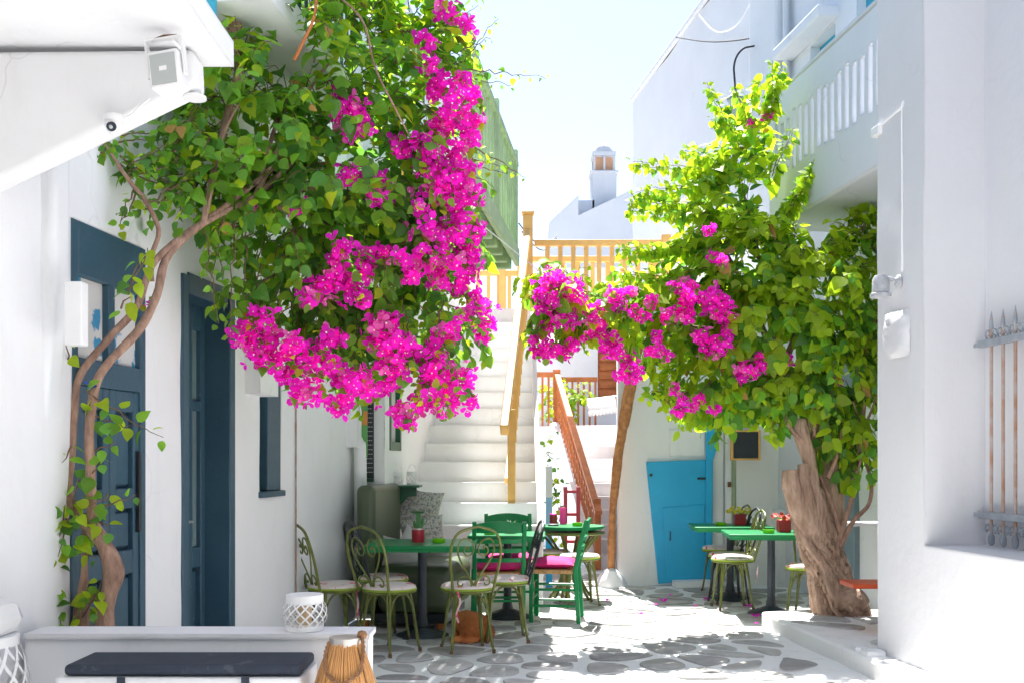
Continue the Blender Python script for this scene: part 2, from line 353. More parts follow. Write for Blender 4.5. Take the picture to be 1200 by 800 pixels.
# ================================================================== GROUND AND PAVING
g = MB(); nX, nY = 60, 80
xs = np.linspace(-6, 6, nX); ys = np.linspace(-2, 24, nY)
for y in ys:
    for x in xs: g.v.append((x, y, .006 * noise.noise(Vector((x*1.2, y*1.2, 0))) - .004))
for j in range(nY - 1):
    for i in range(nX - 1): g.f.append((j*nX+i, j*nX+i+1, (j+1)*nX+i+1, (j+1)*nX+i))
ground = struct(g.build('ground', GROUT))
far_g = struct(MB().add([(-300,-60,-.06),(300,-60,-.06),(300,400,-.06),(-300,400,-.06)], [(0,1,2,3)]).build('outer_ground', EARTH))

def clip(poly, m, n):
    out = []; k = len(poly)
    for i in range(k):
        p, q = poly[i], poly[(i+1) % k]; dp = (p[0]-m[0])*n[0] + (p[1]-m[1])*n[1]; dq = (q[0]-m[0])*n[0] + (q[1]-m[1])*n[1]
        if dp <= 0: out.append(p)
        if (dp < 0 < dq) or (dq < 0 < dp):
            t = dp / (dp - dq); out.append((p[0] + (q[0]-p[0])*t, p[1] + (q[1]-p[1])*t))
    return out
def chaikin(poly, it=2):
    for _ in range(it):
        o = []
        for i in range(len(poly)):
            p, q = poly[i], poly[(i+1) % len(poly)]
            o += [(.78*p[0]+.22*q[0], .78*p[1]+.22*q[1]), (.22*p[0]+.78*q[0], .22*p[1]+.78*q[1])]
        poly = o
    return poly
def paving(x0, x1, y0, y1, cx, cy, gap, z, parent, keep, seed, matf):
    rr = random.Random(seed); pts = []
    ny = int((y1-y0)/cy); nx = int((x1-x0)/cx)
    for j in range(ny):
        for i in range(nx):
            pts.append((x0 + (i + .5 + .5*(j % 2) + rr.uniform(-.44,.44))*cx, y0 + (j + .5 + rr.uniform(-.34,.34))*cy))
    for k, p in enumerate(pts):
        if not keep(p): continue
        poly = [(p[0]-2, p[1]-2), (p[0]+2, p[1]-2), (p[0]+2, p[1]+2), (p[0]-2, p[1]+2)]
        for q in pts:
            d = (q[0]-p[0], q[1]-p[1]); l = math.hypot(*d)
            if l < 1e-6 or l > 1.8: continue
            n = (d[0]/l, d[1]/l); gg = gap * rr.uniform(.6, 1.35)
            poly = clip(poly, (p[0]+d[0]/2 - n[0]*gg/2, p[1]+d[1]/2 - n[1]*gg/2), n)
            if len(poly) < 3: break
        if len(poly) < 3: continue
        pc = chaikin([(a - p[0], b - p[1]) for a, b in poly], 2)
        pc = [(a*(1 + .05*noise.noise(Vector((a*14 + k, b*14, 0)))), b*(1 + .07*noise.noise(Vector((a*14, b*14 + k, 5))))) for a, b in pc]
        if max(abs(a) for a, b in pc) > .75: continue
        h = rr.uniform(.006, .013); n = len(pc)
        m = MB(); ins = [(a*.965, b*.965) for a, b in pc]
        m.add([(a, b, -.012) for a, b in pc] + [(a, b, h*.55) for a, b in pc] + [(a, b, h) for a, b in ins],
              [(i, (i+1) % n, n+(i+1) % n, n+i) for i in range(n)] + [(n+i, n+(i+1) % n, 2*n+(i+1) % n, 2*n+i) for i in range(n)] + [tuple(range(2*n, 3*n))])
        o = m.build('paving_stone', matf(p, rr), parent, loc=(p[0], p[1], z)); o.rotation_euler = (rr.uniform(-.012,.012), rr.uniform(-.012,.012), 0)
def in_view(p):
    if p[1] < 5.3: return False
    px = CX + p[0]*F/p[1]
    return 380 < px < 1080 and p[1] < 13.0
SWX = lambda y: 2.30 - .095*(y - 6.83)          # street edge of the raised side pavement
def street_keep(p):
    return in_view(p) and p[0] > -2.443 + .1167*p[1] + .1 and not (p[0] > SWX(p[1]) - .22 and p[1] < 8.85) and not (p[1] > 11.35 and p[0] > 1.15) and not (p[1] > 9.3 and -1.2 < p[0] < .4) and not (p[0] > 3.0)
paving(-2.5, 3.6, 5.0, 13.2, .47, .31, .10, .0, ground, street_keep, 3, lambda p, r: STONEW if (p[0] > .35 and r.random() < .6) else STONE)
sp = MB(); edge = [(SWX(y) + .02*noise.noise(Vector((y*3, 0, 0))), y) for y in np.linspace(6.2, 8.72, 14)]
poly = [(x, y) for x, y in edge] + [(2.5, 8.86), (3.6, 8.9), (3.6, 6.2)]
sp.prism(poly, -.02, .12, 'xy'); sidewalk = struct(sp.build('raised_pavement', GROUT, bevel=.02))
paving(2.1, 3.5, 6.3, 8.8, .40, .34, .09, .121, sidewalk, lambda p: p[0] > SWX(p[1]) + .2 and p[1] < 8.55 and p[1] > 6.6 and p[0] < 3.2, 5, lambda p, r: STONE)
for (px, py, s, lab_) in ((1008, 782, .045, 'smaller whitewashed kerb stone at the street edge of the raised pavement'), (1024, 788, .062, 'larger whitewashed kerb stone against the foot of the white pier')):   # small whitewashed kerb stones at the corner of the step
    q = G(px, py); b = MB(); rbox(b, -s, s, -s, s, 0, .15, .05, .012, px); tag(b.build('kerb_stone', WHITE2, loc=(q.x, q.y, 0)), lab_, 'kerb stone', 'kerb stones at the pavement corner')

# ================================================================== LEFT HOUSE (blue doors), wall runs along X = -2.443 + .1167 Y
UL = math.hypot(1, .1167); RZL = math.atan2(1, .1167)
lh = thing('white_house', 'whitewashed house with dark blue doors, green balcony and vine along its front', 'house', (-2.443, 0, 0), RZL)
ML = lambda a, b, z: (a, -b, z)
def aL(px): return 2.443 / (.1167 - (px - 600) / 1200) * UL
def zL(px, py): Y = aL(px) / UL; return HC + (540 - py) * Y / F
d1 = (aL(83), aL(170)); d2 = (aL(214), aL(271)); w1 = (aL(304), aL(329))
wall = MB()
sheet(wall, -7.0, 9.18, 0, 6.0, ML, [(d1[0], d1[1], .05, 2.46, .045), (d2[0], d2[1], .05, 2.42, .2), (w1[0], w1[1], 1.16, 2.1, .14)], seed=1)
wall.add([ML(-7.0, 0, 6), ML(9.18, 0, 6), ML(9.18, -4, 6), ML(-7.0, -4, 6)], [(0,1,2,3)])
wall.build('wall', WHITE, lh)
# second stretch of wall, standing a little forward, beside the stairs
q0 = Vector((-1.13, 9.08)); q1 = Vector((-.66, 14.6))
def wl2(t, b, z):
    d = (q1 - q0); p = q0 + d * t; n = Vector((d.y, -d.x)).normalized(); p = p + n * b
    v = Vector((p.x + 2.443, p.y)); c, s = math.cos(-RZL), math.sin(-RZL)
    return (v.x*c - v.y*s, v.x*s + v.y*c, z)
LEN2 = (q1 - q0).length
M2 = lambda a, b, z: wl2(a / LEN2, b, z)
wall2 = MB(); def_w2 = (.20, .72)
sheet(wall2, 0, LEN2, 0, 6.0, M2, [(def_w2[0], def_w2[1], 1.5, 2.6, .06)], seed=4)
fr = MB(); e0 = M2(0, 0, 0); e1 = M2(0, -.6, 0)
nz = 20
for k in range(nz + 1):
    z = 6.0 * k / nz; wall2.v.append((e0[0], e0[1], z)); wall2.v.append((e1[0], e1[1], z))
b0 = len(wall2.v) - 2 * (nz + 1)
for k in range(nz): wall2.f.append((b0+2*k, b0+2*k+1, b0+2*k+3, b0+2*k+2))
wall2.build('wall', WHITEB, lh)
def lbox(a0, a1, b0, b1, z0, z1): return MB().box(a0, a1, -b1, -b0, z0, z1)
# door 1: panelled double leaf with transom light
def panel_door(root, a0, a1, z0, z1, depth):
    d = lbox(a0, a1, -depth - .05, -depth, z0, z1).build('door', NAVY, root)
    fw = .055
    fm = MB()
    for x in ((a0, a0 + fw), (a1 - fw, a1)): fm.box(x[0], x[1], depth - .05, depth - .002, z0, z1)
    fm.box(a0 + fw, a1 - fw, depth - .05, depth - .002, z1 - .24, z1)
    fm.box(a0 + fw, a1 - fw, depth - .048, depth - .002, z1 - .72, z1 - .60)
    fm.build('frame', NAVY, d, bevel=.006)
    mid = (a0 + a1) / 2; zt = z1 - .72
    mu = MB(); mu.box(mid - .03, mid + .03, depth - .052, depth - .003, z1 - .60, z1 - .24); mu.build('mullion', NAVY, d, bevel=.004)
    for (x0, x1) in ((a0 + fw, mid - .03), (mid + .03, a1 - fw)):
        MB().box(x0, x1, depth - .020, depth - .006, z1 - .60, z1 - .24).build('pane', CURT, d)
    # leaves with recessed panels
    for (x0, x1) in ((a0 + fw, mid - .004), (mid + .004, a1 - fw)):
        lf = MB(); st = .055
        zs = [z0, z0 + .16, z0 + .80, z0 + .92, z0 + 1.12, z0 + 1.22, zt - .1, zt]
        lf.box(x0, x0 + st, depth - .04, depth - .002, z0, zt); lf.box(x1 - st, x1, depth - .04, depth - .002, z0, zt)
        for i in (0, 2, 4, 6): lf.box(x0 + st, x1 - st, depth - .038, depth - .002, zs[i], zs[i+1])
        lf.build('leaf_frame', NAVY, d, bevel=.006)
        for i in (1, 3, 5):
            MB().box(x0 + st + .012, x1 - st - .012, depth - .022, depth - .002, zs[i] + .015, zs[i+1] - .015).build('panel', NAVY, d, bevel=.012)
    hb = MB(); hb.box(a1 - fw - .035, a1 - fw - .012, depth - .062, depth - .04, 1.05, 1.45); hb.build('handle', BLACKM, d, bevel=.004)
    return d
panel_door(lh, d1[0], d1[1], .05, 2.46, .045)
# door 2: narrow glazed door inside a deep dark frame
def glazed_door(root, a0, a1, z0, z1, depth):
    d = lbox(a0, a1, -depth - .05, -depth, z0, z1).build('door', NAVY, root)
    fw = .06; fm = MB()
    fm.box(a0 - .02, a0 + fw, -.012, depth - .002, z0, z1 + .0); fm.box(a1 - fw, a1 + .025, -.018, depth - .002, z0, z1)
    fm.box(a0 + fw, a1 - fw, -.008, depth - .002, z1 - .1, z1 + .02); fm.build('frame', NAVY, d, bevel=.008)
    mid = a0 + (a1 - a0) * .55
    for (x0, x1) in ((a0 + fw, mid), (mid + .01, a1 - fw)):
        lf = MB(); st = .06
        lf.box(x0, x0 + st, depth - .06, depth - .003, z0, z1 - .1); lf.box(x1 - st, x1, depth - .06, depth - .003, z0, z1 - .1)
        for (u, v) in ((z0, z0 + .14), (z0 + .72, z0 + .84), (z1 - .72, z1 - .66), (z1 - .24, z1 - .1)): lf.box(x0 + st, x1 - st, depth - .058, depth - .003, u, v)
        lf.build('leaf_frame', NAVY, d, bevel=.006)
        MB().box(x0 + st, x1 - st, depth - .03, depth - .004, z0 + .84, z1 - .72).build('pane', GLASS, d)
        MB().box(x0 + st, x1 - st, depth - .03, depth - .004, z1 - .66, z1 - .24).build('pane', GLASS, d)
        MB().box(x0 + st + .01, x1 - st - .01, depth - .035, depth - .004, z0 + .16, z0 + .70).build('panel', NAVY, d, bevel=.012)
    hb = MB(); hb.tube([(mid - .03, depth - .06, 1.05), (mid - .03, depth - .10, 1.05), (mid - .09, depth - .10, 1.05)], .008, 6); hb.build('handle', STEEL, d)
    return d
glazed_door(lh, d2[0], d2[1], .05, 2.42, .2)
# window 1
wd = MB(); wd.box(w1[0], w1[1], .13, .17, 1.16, 2.1); wd = wd.build('window', NAVY, lh)
MB().box(w1[0] + .03, w1[0] + .15, .10, .128, 1.2, 2.06).build('pane', GLASS, wd)
fm = MB(); fm.box(w1[0], w1[0] + .028, .02, .128, 1.2, 2.1); fm.box(w1[0] + .155, w1[1], .0, .128, 1.2, 2.1); fm.box(w1[0] - .02, w1[1] + .02, -.03, .128, 1.16, 1.199); fm.build('frame', NAVY, wd, bevel=.006)
# white shutter box over the window
sb = MB(); rbox(sb, aL(287), aL(309), -.10, .05, zL(298, 463), zL(298, 405), .1, .004); sb.build('shutter_box', WHITE, lh)
# window 2 with dark green frame, beside the stairs
wg = MB()
for args in ((.20, .26, -.055, .012, 1.5, 2.6), (.66, .72, -.055, .012, 1.5, 2.6), (.26, .66, -.055, .010, 1.5, 1.58), (.26, .66, -.055, .010, 2.52, 2.6)):
    a0_, a1_, bb0, bb1, z0_, z1_ = args
    vs = [M2(a, b, z) for z in (z0_, z1_) for (a, b) in ((a0_, bb0), (a1_, bb0), (a1_, bb1), (a0_, bb1))]
    wg.add(vs, ((3,2,1,0),(4,5,6,7),(0,1,5,4),(1,2,6,5),(2,3,7,6),(3,0,4,7)))
wgo = wg.build('window', DGREEN, lh, bevel=.005)
pn = MB(); pn.add([M2(.26, -.035, 1.58), M2(.66, -.035, 1.58), M2(.66, -.035, 2.52), M2(.26, -.035, 2.52)], [(0,1,2,3)]); pn.build('curtain_pane', GREYP, wgo)
# drain pipe with elbow, thin rusty pipe
ap = aL(412); dp = MB(); dp.tube(smoothpath([ML(ap - .06, .02, 1.62), ML(ap - .05, .07, 1.56), ML(ap - .03, .085, 1.45), ML(ap - .03, .085, .5), ML(ap - .03, .085, .34), ML(ap - .03, .14, .26), ML(ap - .03, .24, .235)], 5), .055, 14)
dpo = dp.build('drain_pipe', WHITE, lh)
MB().tube([ML(ap - .03, .23, .238), ML(ap - .03, .262, .233)], .062, 14).build('pipe_mouth', BLACKM, dpo)
up = MB(); rbox(up, ap - .16, ap + .02, -.10, .03, 1.52, 4.2, .25, .01); up.build('pipe_chase', WHITE, lh)
at = aL(345); tp = MB(); tp.tube([ML(at, .012, z) for z in np.linspace(.12, 3.2, 12)], .006, 6); tp.build('conduit', RUSTBAR, lh)
# green post, boards and menu chalkboard in the recess
ag = aL(434)
MB().box(ag - .03, ag + .02, -.09, -.04, .2, 3.2).build('corner_post', DGREEN, lh, bevel=.004)
# upper balcony with dark blue railing behind the vine
ub = MB(); rbox(ub, 5.25, 7.1, -.62, .05, 3.72, 3.88, .2, .008); ubo = ub.build('upper_balcony', WHITE, lh)
for k in range(15): MB().tube([(5.32 + k*.122, -.55, 3.87), (5.32 + k*.122, -.55, 4.78)], .011, 6).build('bar', NAVY, ubo)
MB().box(5.28, 7.06, -.575, -.525, 4.78, 4.82).build('top_rail', NAVY, ubo, bevel=.006)
# sage green wooden balcony
GA0, GA1, GB = 7.55, 10.55, 1.28
gb = MB()
for k in range(12): gb.box(GA0, GA1, -GB + .02 + k*.107, -GB + .02 + k*.107 + .100, 3.46, 3.495)
gbo = gb.build('green_balcony', SAGE, lh)
for k in range(9): MB().box(GA0 + .04 + k*.355, GA0 + .12 + k*.355, -GB + .05, .0, 3.32, 3.458).build('joist', SAGE, gbo, bevel=.012)
MB().box(GA0, GA1, -GB - .025, -GB + .018, 3.36, 3.53).build('fascia', SAGE, gbo, bevel=.006)
for (a, b) in ((GA0 + .04, GB - .03), (GA1 - .04, GB - .03), ((GA0 + GA1)/2, GB - .03), (GA1 - .04, .05)):
    MB().box(a - .04, a + .04, -b - .04, -b + .04, 3.5, 4.52).build('post', SAGE, gbo, bevel=.006)
for k in range(16):
    a = GA0 + .14 + k*.178
    if abs(a - (GA0 + GA1)/2) > .05: MB().box(a - .02, a + .02, -GB + .012, -GB + .05, 3.53, 4.36).build('baluster', SAGE, gbo)
for k in range(8): b = .18 + k*.13; MB().box(GA1 - .06, GA1 - .02, -b - .02, -b + .02, 3.5, 4.36).build('baluster', SAGE, gbo)
MB().box(GA0 - .02, GA1 + .02, -GB - .015, -GB + .075, 4.36, 4.42).build('top_rail', SAGE, gbo, bevel=.008)
MB().box(GA1 - .075, GA1 - .005, -GB + .076, .0, 4.36, 4.42).build('top_rail', SAGE, gbo, bevel=.008)
# balcony slab over the camera side, haunch and buttress
def wpart(mb, name, mat, root, **k):       # world-coordinate mesh as child of a rotated root
    Mi = (Matrix.Translation(root.location) @ Matrix.Rotation(root.rotation_euler.z, 4, 'Z')).inverted()
    mb.xf(Mi); return mb.build(name, mat, root, **k)
m = MB(); rbox(m, -3.4, -1.10, -4, 4.05, 2.96, 3.06, .2, .008, 3); wpart(m, 'balcony_slab', WHITE, lh)
bpx = [(-160, 62), (226, 58), (228, 97), (145, 137), (0, 207), (-160, 280)]
def pxpoly(pts, Y): return [(P(a, b, Y).x, P(a, b, Y).z) for a, b in pts]
m = MB(); m.prism(pxpoly(bpx, 3.84), 3.84, 3.98, 'xz'); wpart(m, 'haunch', WHITE, lh, bevel=.015, seg=3)
but = [(84, 150), (84, 240), (83, 330), (79, 400), (73, 470), (69, 520), (67, 550), (60, 566), (46, 576), (39, 590), (36, 620), (38, 700), (40, 1000), (-250, 1000), (-250, 150)]
m = MB(); m.prism(pxpoly(but, 4.40), 4.24, 4.40, 'xz'); wpart(m, 'buttress', WHITE2, lh, bevel=.03, seg=3)
m = MB(); m.box(-1.36, -1.15, 3.2, 4.0, 3.06, 3.9); wpart(m, 'teal_shutter', TEAL, lh, bevel=.01)
# roof edge shading
m = MB(); m.box(-7.0, 9.3, -.06, .3, 5.94, 6.1); m.build('roof_edge', WHITE, lh, bevel=.02)

# ================================================================== LOW WALL, BENCH
lw = MB(); rbox(lw, P(30, 700, 4.05).x, P(433, 740, 4.1).x, 4.05, 4.2, 0, .70, .12, .008, 11)
lwo = lw.build('low_wall', WHITE2); tag(lwo, 'low whitewashed wall behind the bench with the navy cushion', 'wall')
cp = MB(); rbox(cp, P(30, 700, 4.05).x, P(436, 740, 4.1).x, 4.03, 4.215, .700, .722, .12, .003, 12); cp.build('coping', WHITE, lwo)
be = thing('bench', 'white bench slab against the low wall, under a navy cushion', 'bench', (P(217, 700, 3.8).x, 3.8, 0))
x0, x1 = P(74, 700, 3.78).x - be.location.x, P(357, 700, 3.78).x - be.location.x
m = MB(); rbox(m, x0, x1, -.085, .22, .52, .612, .12, .003); m.build('seat', WHITE, be)
for x in (x0 + .12, x1 - .12): m = MB(); m.box(x - .05, x + .05, -.05, .2, 0, .525); m.build('leg', WHITE, be, bevel=.01)
cu = thing('bench_cushion', 'flat navy canvas cushion strapped on the white bench', 'cushion', (be.location.x, 3.8, .615))
def cushion_mesh(hx, hy, h, rnd=.035, crown=.02, nseg=14):
    mb = MB(); n = nseg
    for side in (1, 0):
        for j in range(n + 1):
            for i in range(n + 1):
                u, v = -1 + 2*i/n, -1 + 2*j/n
                e = max(abs(u), abs(v)); f = (1 - max(abs(u), abs(v))**6)
                x = u * hx; y = v * hy
                if e > .999: x *= .985; y *= .985
                z = h * (.5 + (.5 if side else -.5) * min(1, f * 1.6)) + (crown * (1 - u*u) * (1 - v*v) if side else 0)
                mb.v.append((x, y, z))
        b = 0 if side else (n+1)**2
        for j in range(n):
            for i in range(n):
                q = (b + j*(n+1)+i, b + j*(n+1)+i+1, b + (j+1)*(n+1)+i+1, b + (j+1)*(n+1)+i)
                mb.f.append(q if side else q[::-1])
    return mb
m = MB(); m.box(x0 + .02, x1 - .005, -.065, .205, 0.001, .042); m.build('pad', NAVYC, cu, bevel=.016, seg=4)
for px in (128, 278):
    sx = P(px, 700, 3.6).x - be.location.x
    m = MB(); m.box(sx - .014, sx + .014, -.096, -.088, -.30, .004); m.build('strap', NAVYC, cu)

# ================================================================== STAIRS with ochre railing (left-centre)
st = thing('staircase', 'broad whitewashed stairs rising beside the house, with ochre wooden handrail', 'staircase', (0, 9.3, 0))
ZS = [.37, .57, .776]; YS = [9.78, 9.84, 9.90]
while ZS[-1] < 3.40: ZS.append(ZS[-1] + .205); YS.append(YS[-1] + .305)
zprev = 0
for k, (z, y) in enumerate(zip(ZS, YS)):
    xl = -1.16 + .09*(y - 9.1) ; xr = .252
    m = MB(); yb = min(y + .75, 15)
    rbox(m, xl, xr, y - 9.3, yb - 9.3, zprev - .02, z, .16, .005, k*3)
    m.build('step', WSTEP, st)
    zprev = z
m = MB()   # side wall / stringer of the stairs on the alley side
prof = [(9.80, 0), (9.80, .62), (9.92, .84)] + [(y, z + .06) for y, z in zip(YS[3:], ZS[3:])] + [(13.9, 3.44), (13.9, 0)]
vs = []
m.prism([(y - 9.3, z) for y, z in prof], .245, .30, 'yz'); m.build('side_wall', WHITE, st, bevel=.01)
XR = lambda y: -.01 + (y - 10.2) * .065
m = MB(); m.bar((XR(10.28), 10.28 - 9.3, .975), (XR(10.28), 10.28 - 9.3, 1.92), .08, .08, (0,1,0)); rail0 = m.build('railing', OCHRE, st, bevel=.008, label='ochre newel post and handrail')
a = Vector((XR(10.0) - .05, 10.0 - 9.3, 1.70)); b = Vector((XR(13.55), 13.55 - 9.3, 4.42))
MB().bar(a, b, .085, .12).build('handrail', OCHRE, rail0, bevel=.012)
MB().bar(a + Vector((.02, .35, -.50)), b + Vector((0, 0, -.78)), .05, .07).build('lower_rail', OCHRE, rail0, bevel=.006)
for k in range(18):
    y = 10.46 + k * .175; t = (y - 10.0) / 3.55; zt = 1.70 + t*(4.42 - 1.70); MB().bar((XR(y), y - 9.3, zt - .72), (XR(y), y - 9.3, zt - .05), .035, .035).build('baluster', OCHRE, rail0)
MB().bar((XR(13.6), 13.6 - 9.3, 3.42), (XR(13.6), 13.6 - 9.3, 4.66), .13, .13, (0,1,0)).build('newel_post', OCHRE, rail0, bevel=.012)
MB().box(XR(13.6) - .085, XR(13.6) + .085, 4.215, 4.385, 4.66, 4.70).build('newel_cap', OCHRE, rail0, bevel=.012)

# ================================================================== BRIDGE LANDING with ochre railing
lb = thing('bridge_landing', 'whitewashed landing bridging the alley, fenced with ochre wooden balusters', 'landing', (.7, 13.6, 3.25))
o0 = Vector((.7, 13.6, 3.25))
m = MB(); rbox(m, -.95 - .7, 2.25 - .7, .13, 2.4, 0, .19, .25, .008); m.build('slab', WHITE, lb)
def balustrade(xa, xb, y, zt, zb, step, cat_parent, nm='railing'):
    r = MB(); r.box(xa, xb, y - .045, y + .045, zt - .085, zt); ro = r.build(nm, OCHRE, cat_parent, bevel=.01)
    MB().box(xa, xb, y - .02, y + .02, zb, zb + .07).build('bottom_rail', OCHRE, ro, bevel=.006)
    n = int(round((xb - xa) / step))
    for k in range(1, n): x = xa + (xb - xa) * k / n; MB().box(x - .03, x + .03, y - .022, y + .022, zb + .07, zt - .085).build('baluster', OCHRE, ro)
    return ro
balustrade(.30 - .7, 2.02 - .7, .0 + .05, 4.34 - 3.25, .32, .178, lb)
balustrade(.30 - .7, 2.02 - .7, 1.15, 4.34 - 3.25, .32, .22, lb)
balustrade(-.85 - .7, .12 - .7, 2.25, 4.34 - 3.25, .25, .15, lb)
for (x, y) in ((2.05, .05), (2.05, 1.15), (.14, 2.25), (-.15, 2.25)): MB().box(x - .7 - .06, x - .7 + .06, y - .06, y + .06, .18, 1.16).build('post', OCHRE, lb, bevel=.01)

# ================================================================== BLUE-DOOR HOUSE (right-centre)
bh = thing('blue_door_house', 'low whitewashed house with crooked bright blue door, behind the right tables', 'house', (1.2, 11.6, 0))
BX = lambda px: P(px, 0, 11.6).x - 1.2
BZ = lambda py: P(0, py, 11.6).z
m = MB(); MBf = lambda a, b, z: (a, -b, z)
sheet(m, 0, 1.9, 0, 3.42, MBf, [(BX(848), BX(862), .05, BZ(500), .05)], seed=21, step=.15, amp=.014, taper=.015)
# left flank of the block, running back along the alley, and roof
nseg = 14
b0 = len(m.v)
for j in range(nseg + 1):
    for k in range(12):
        y = 6.0 * j / nseg; z = 3.42 * k / 11; bul = .03 * noise.noise(Vector((y, z, 3)))
        m.v.append((0 + .1 * y + bul * (j > 0), y - (wob(0, z, .014, 21) + .015*max(0, 1 - z) if j == 0 else 0), z))
for j in range(nseg):
    for k in range(11): m.f.append((b0 + j*12 + k, b0 + (j+1)*12 + k, b0 + (j+1)*12 + k+1, b0 + j*12 + k+1))
m.add([(0, 0, 3.42), (1.9, 0, 3.42), (1.9, 6, 3.42), (.6, 6, 3.42)], [(0,1,2,3)])
m.build('wall', WHITEB, bh)
# crooked blue door: leaning boards, inset hatch
dq = [(BX(757), BZ(541)), (BX(826), BZ(538)), (BX(827), .07), (BX(771), .02)]
m = MB(); m.prism(dq, -.06, .04, 'xz'); do = m.build('door', SKYB, bh, bevel=.008)
hq = [(BX(775), BZ(594)), (BX(824), BZ(590)), (BX(825.5), .09), (BX(781), .045)]
for zz_ in (BZ(560), BZ(650)): MB().box(BX(816), BX(826), -.072, -.061, zz_ - .012, zz_ + .012).build('hinge', BLACKM, do, bevel=.003)
m = MB(); m.prism(hq, -.074, -.059, 'xz'); m.build('hatch', SKYB, do, bevel=.006)
MB().tube([(BX(784), -.07, BZ(622)), (BX(784), -.095, BZ(622)), (BX(784), -.095, BZ(632)), (BX(784), -.07, BZ(632))], .006, 6).build('handle', BLACKM, do)
MB().lathe([(.0, 0), (.018, 0), (.018, .01), (0, .012)], 10).xf(Matrix.Translation((BX(762), -.061, BZ(556))) @ Matrix.Rotation(PI/2, 4, 'X')).build('keyhole_plate', BLACKM, do)
m = MB(); m.prism([(BX(825), 0.02), (BX(833), 0.02), (BX(834), BZ(538)), (BX(840), BZ(520)), (BX(838), BZ(480)), (BX(826), BZ(480))], -.09, -.055, 'xz'); m.build('door_post', SKYB, bh, bevel=.008)
m = MB(); rbox(m, BX(786), BX(830), -.28, 0, 0, .07, .1, .008); m.build('doorstep', WHITE2, bh)
m = MB(); m.box(BX(849), BX(857), -.03, .06, .05, BZ(502)); m.build('side_door', WHITE2, bh, bevel=.006)
m = MB(); m.box(BX(857.5), BX(861), -.02, .05, .05, BZ(502)); m.build('door_jamb', SAGE, bh)
MB().box(BX(852), BX(856), -.055, -.028, BZ(570), BZ(564)).build('lock', RUSTM, bh)
m = MB(); m.box(BX(784), BX(826), -.03, .03, BZ(534), BZ(502)); m.build('lintel_board', WHITEB, bh, bevel=.008)
# low cupboard / meter box in the plinth
m = MB(); rbox(m, BX(905), BX(960), -.20, .02, 0, .86, .12, .008); m.build('plinth', WHITE2, bh)
# chalkboard on the wall
c0 = P(873.5, 521, 11.5)
ch = thing('chalkboard', 'small blank chalkboard in an orange wooden frame on the white wall', 'chalkboard', (c0.x, 11.50, c0.z))
MB().box(-.14, .14, -.02, .04, -.15, .15).build('board', SLATE, ch)
m = MB()
for (u0, u1, v0, v1) in ((-.165, -.14, -.17, .17), (.14, .165, -.17, .17), (-.14, .14, .148, .17), (-.14, .14, -.17, -.148)): m.box(u0, u1, -.03, .03, v0, v1)
m.build('frame', OCHRE, ch, bevel=.004)

# ================================================================== TALL HOUSE (right, far) X = 4.632 - .139 Y
UT = math.hypot(1, .139); RZT = math.atan2(1, -.139)
th = thing('tall_house', 'tall white house with blue shuttered windows above the slotted balcony', 'house', (4.632, 0, 0), RZT)
MT = lambda a, b, z: (a, b, z)
aT = lambda Y: Y * UT
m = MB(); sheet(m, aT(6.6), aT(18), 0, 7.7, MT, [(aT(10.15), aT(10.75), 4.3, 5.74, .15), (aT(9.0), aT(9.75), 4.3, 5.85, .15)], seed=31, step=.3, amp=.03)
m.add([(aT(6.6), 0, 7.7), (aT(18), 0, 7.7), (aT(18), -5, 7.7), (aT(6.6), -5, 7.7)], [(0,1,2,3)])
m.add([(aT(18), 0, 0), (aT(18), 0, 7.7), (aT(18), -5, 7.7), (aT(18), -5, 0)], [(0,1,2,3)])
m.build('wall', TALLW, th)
m = MB(); m.box(aT(11.3), aT(12.1), -.05, .16, 3.4, 9.2); m.build('pilaster', TALLW, th, bevel=.03, seg=3)
m = MB(); m.box(aT(6.6), aT(18), -.05, .05, 7.7, 7.78); m.build('roof_edge', TALLW, th, bevel=.015)
for (y0, y1, z1) in ((10.15, 10.75, 5.74), (9.0, 9.75, 5.85)):
    wo = MB().box(aT(y0), aT(y1), -.15, -.10, 4.3, z1).build('window', TEAL, th)
    for k in range(12): z = 4.36 + k*.105; MB().box(aT(y0) + .05, aT(y1) - .05, -.12, -.085, z, z + .07).build('slat', TEAL, wo)
m = MB(); m.box(aT(10.1), aT(11.25), -.02, .22, 5.78, 5.9); m.build('window_ledge', TALLW, th, bevel=.02)
MB().tube([(aT(11.24), .07, z) for z in np.linspace(3.5, 8, 10)], .035, 8).build('drain_pipe', TALLW, th)
m = MB(); m.box(aT(9.70), aT(9.95), -.02, .05, 0, 2.7); m.build('door_frame', BLUGR, th, bevel=.008)
# slotted balcony
bz0, bz1 = 3.62, 4.83; BY0, BY1 = 6.95, 9.81
bX = lambda Y: 2.74 - .126*(Y - 7.67)
def th_local(p):
    v = Matrix.Rotation(-RZT, 4, 'Z') @ (Vector(p) - Vector((4.632, 0, 0))); return v
bal = MB(); ang = math.atan2(BY1 - BY0, bX(BY1) - bX(BY0)); Lb = math.hypot(BY1 - BY0, bX(BY1) - bX(BY0))
Mb = Matrix.Translation((bX(BY0), BY0, 0)) @ Matrix.Rotation(ang, 4, 'Z')     # local x along the parapet, +y towards the street
slots = []
ns = 20
for k in range(ns):
    c = .18 + k * (Lb - .36) / (ns - 1); slots.append((c - .037, c + .037, 4.06 + .02*math.sin(k*2.3), 4.55 + .03*math.sin(k*1.7), .05))
pr = MB(); sheet(pr, 0, Lb, bz0, bz1, lambda a, b, z: (a, b, z), slots, step=.3, amp=.006, seed=41)
sheet(pr, 0, Lb, bz0, bz1, lambda a, b, z: (a, -.05 - b, z), [(s[0], s[1], s[2], s[3], 0.0) for s in slots], step=.3, amp=.0, seed=42)
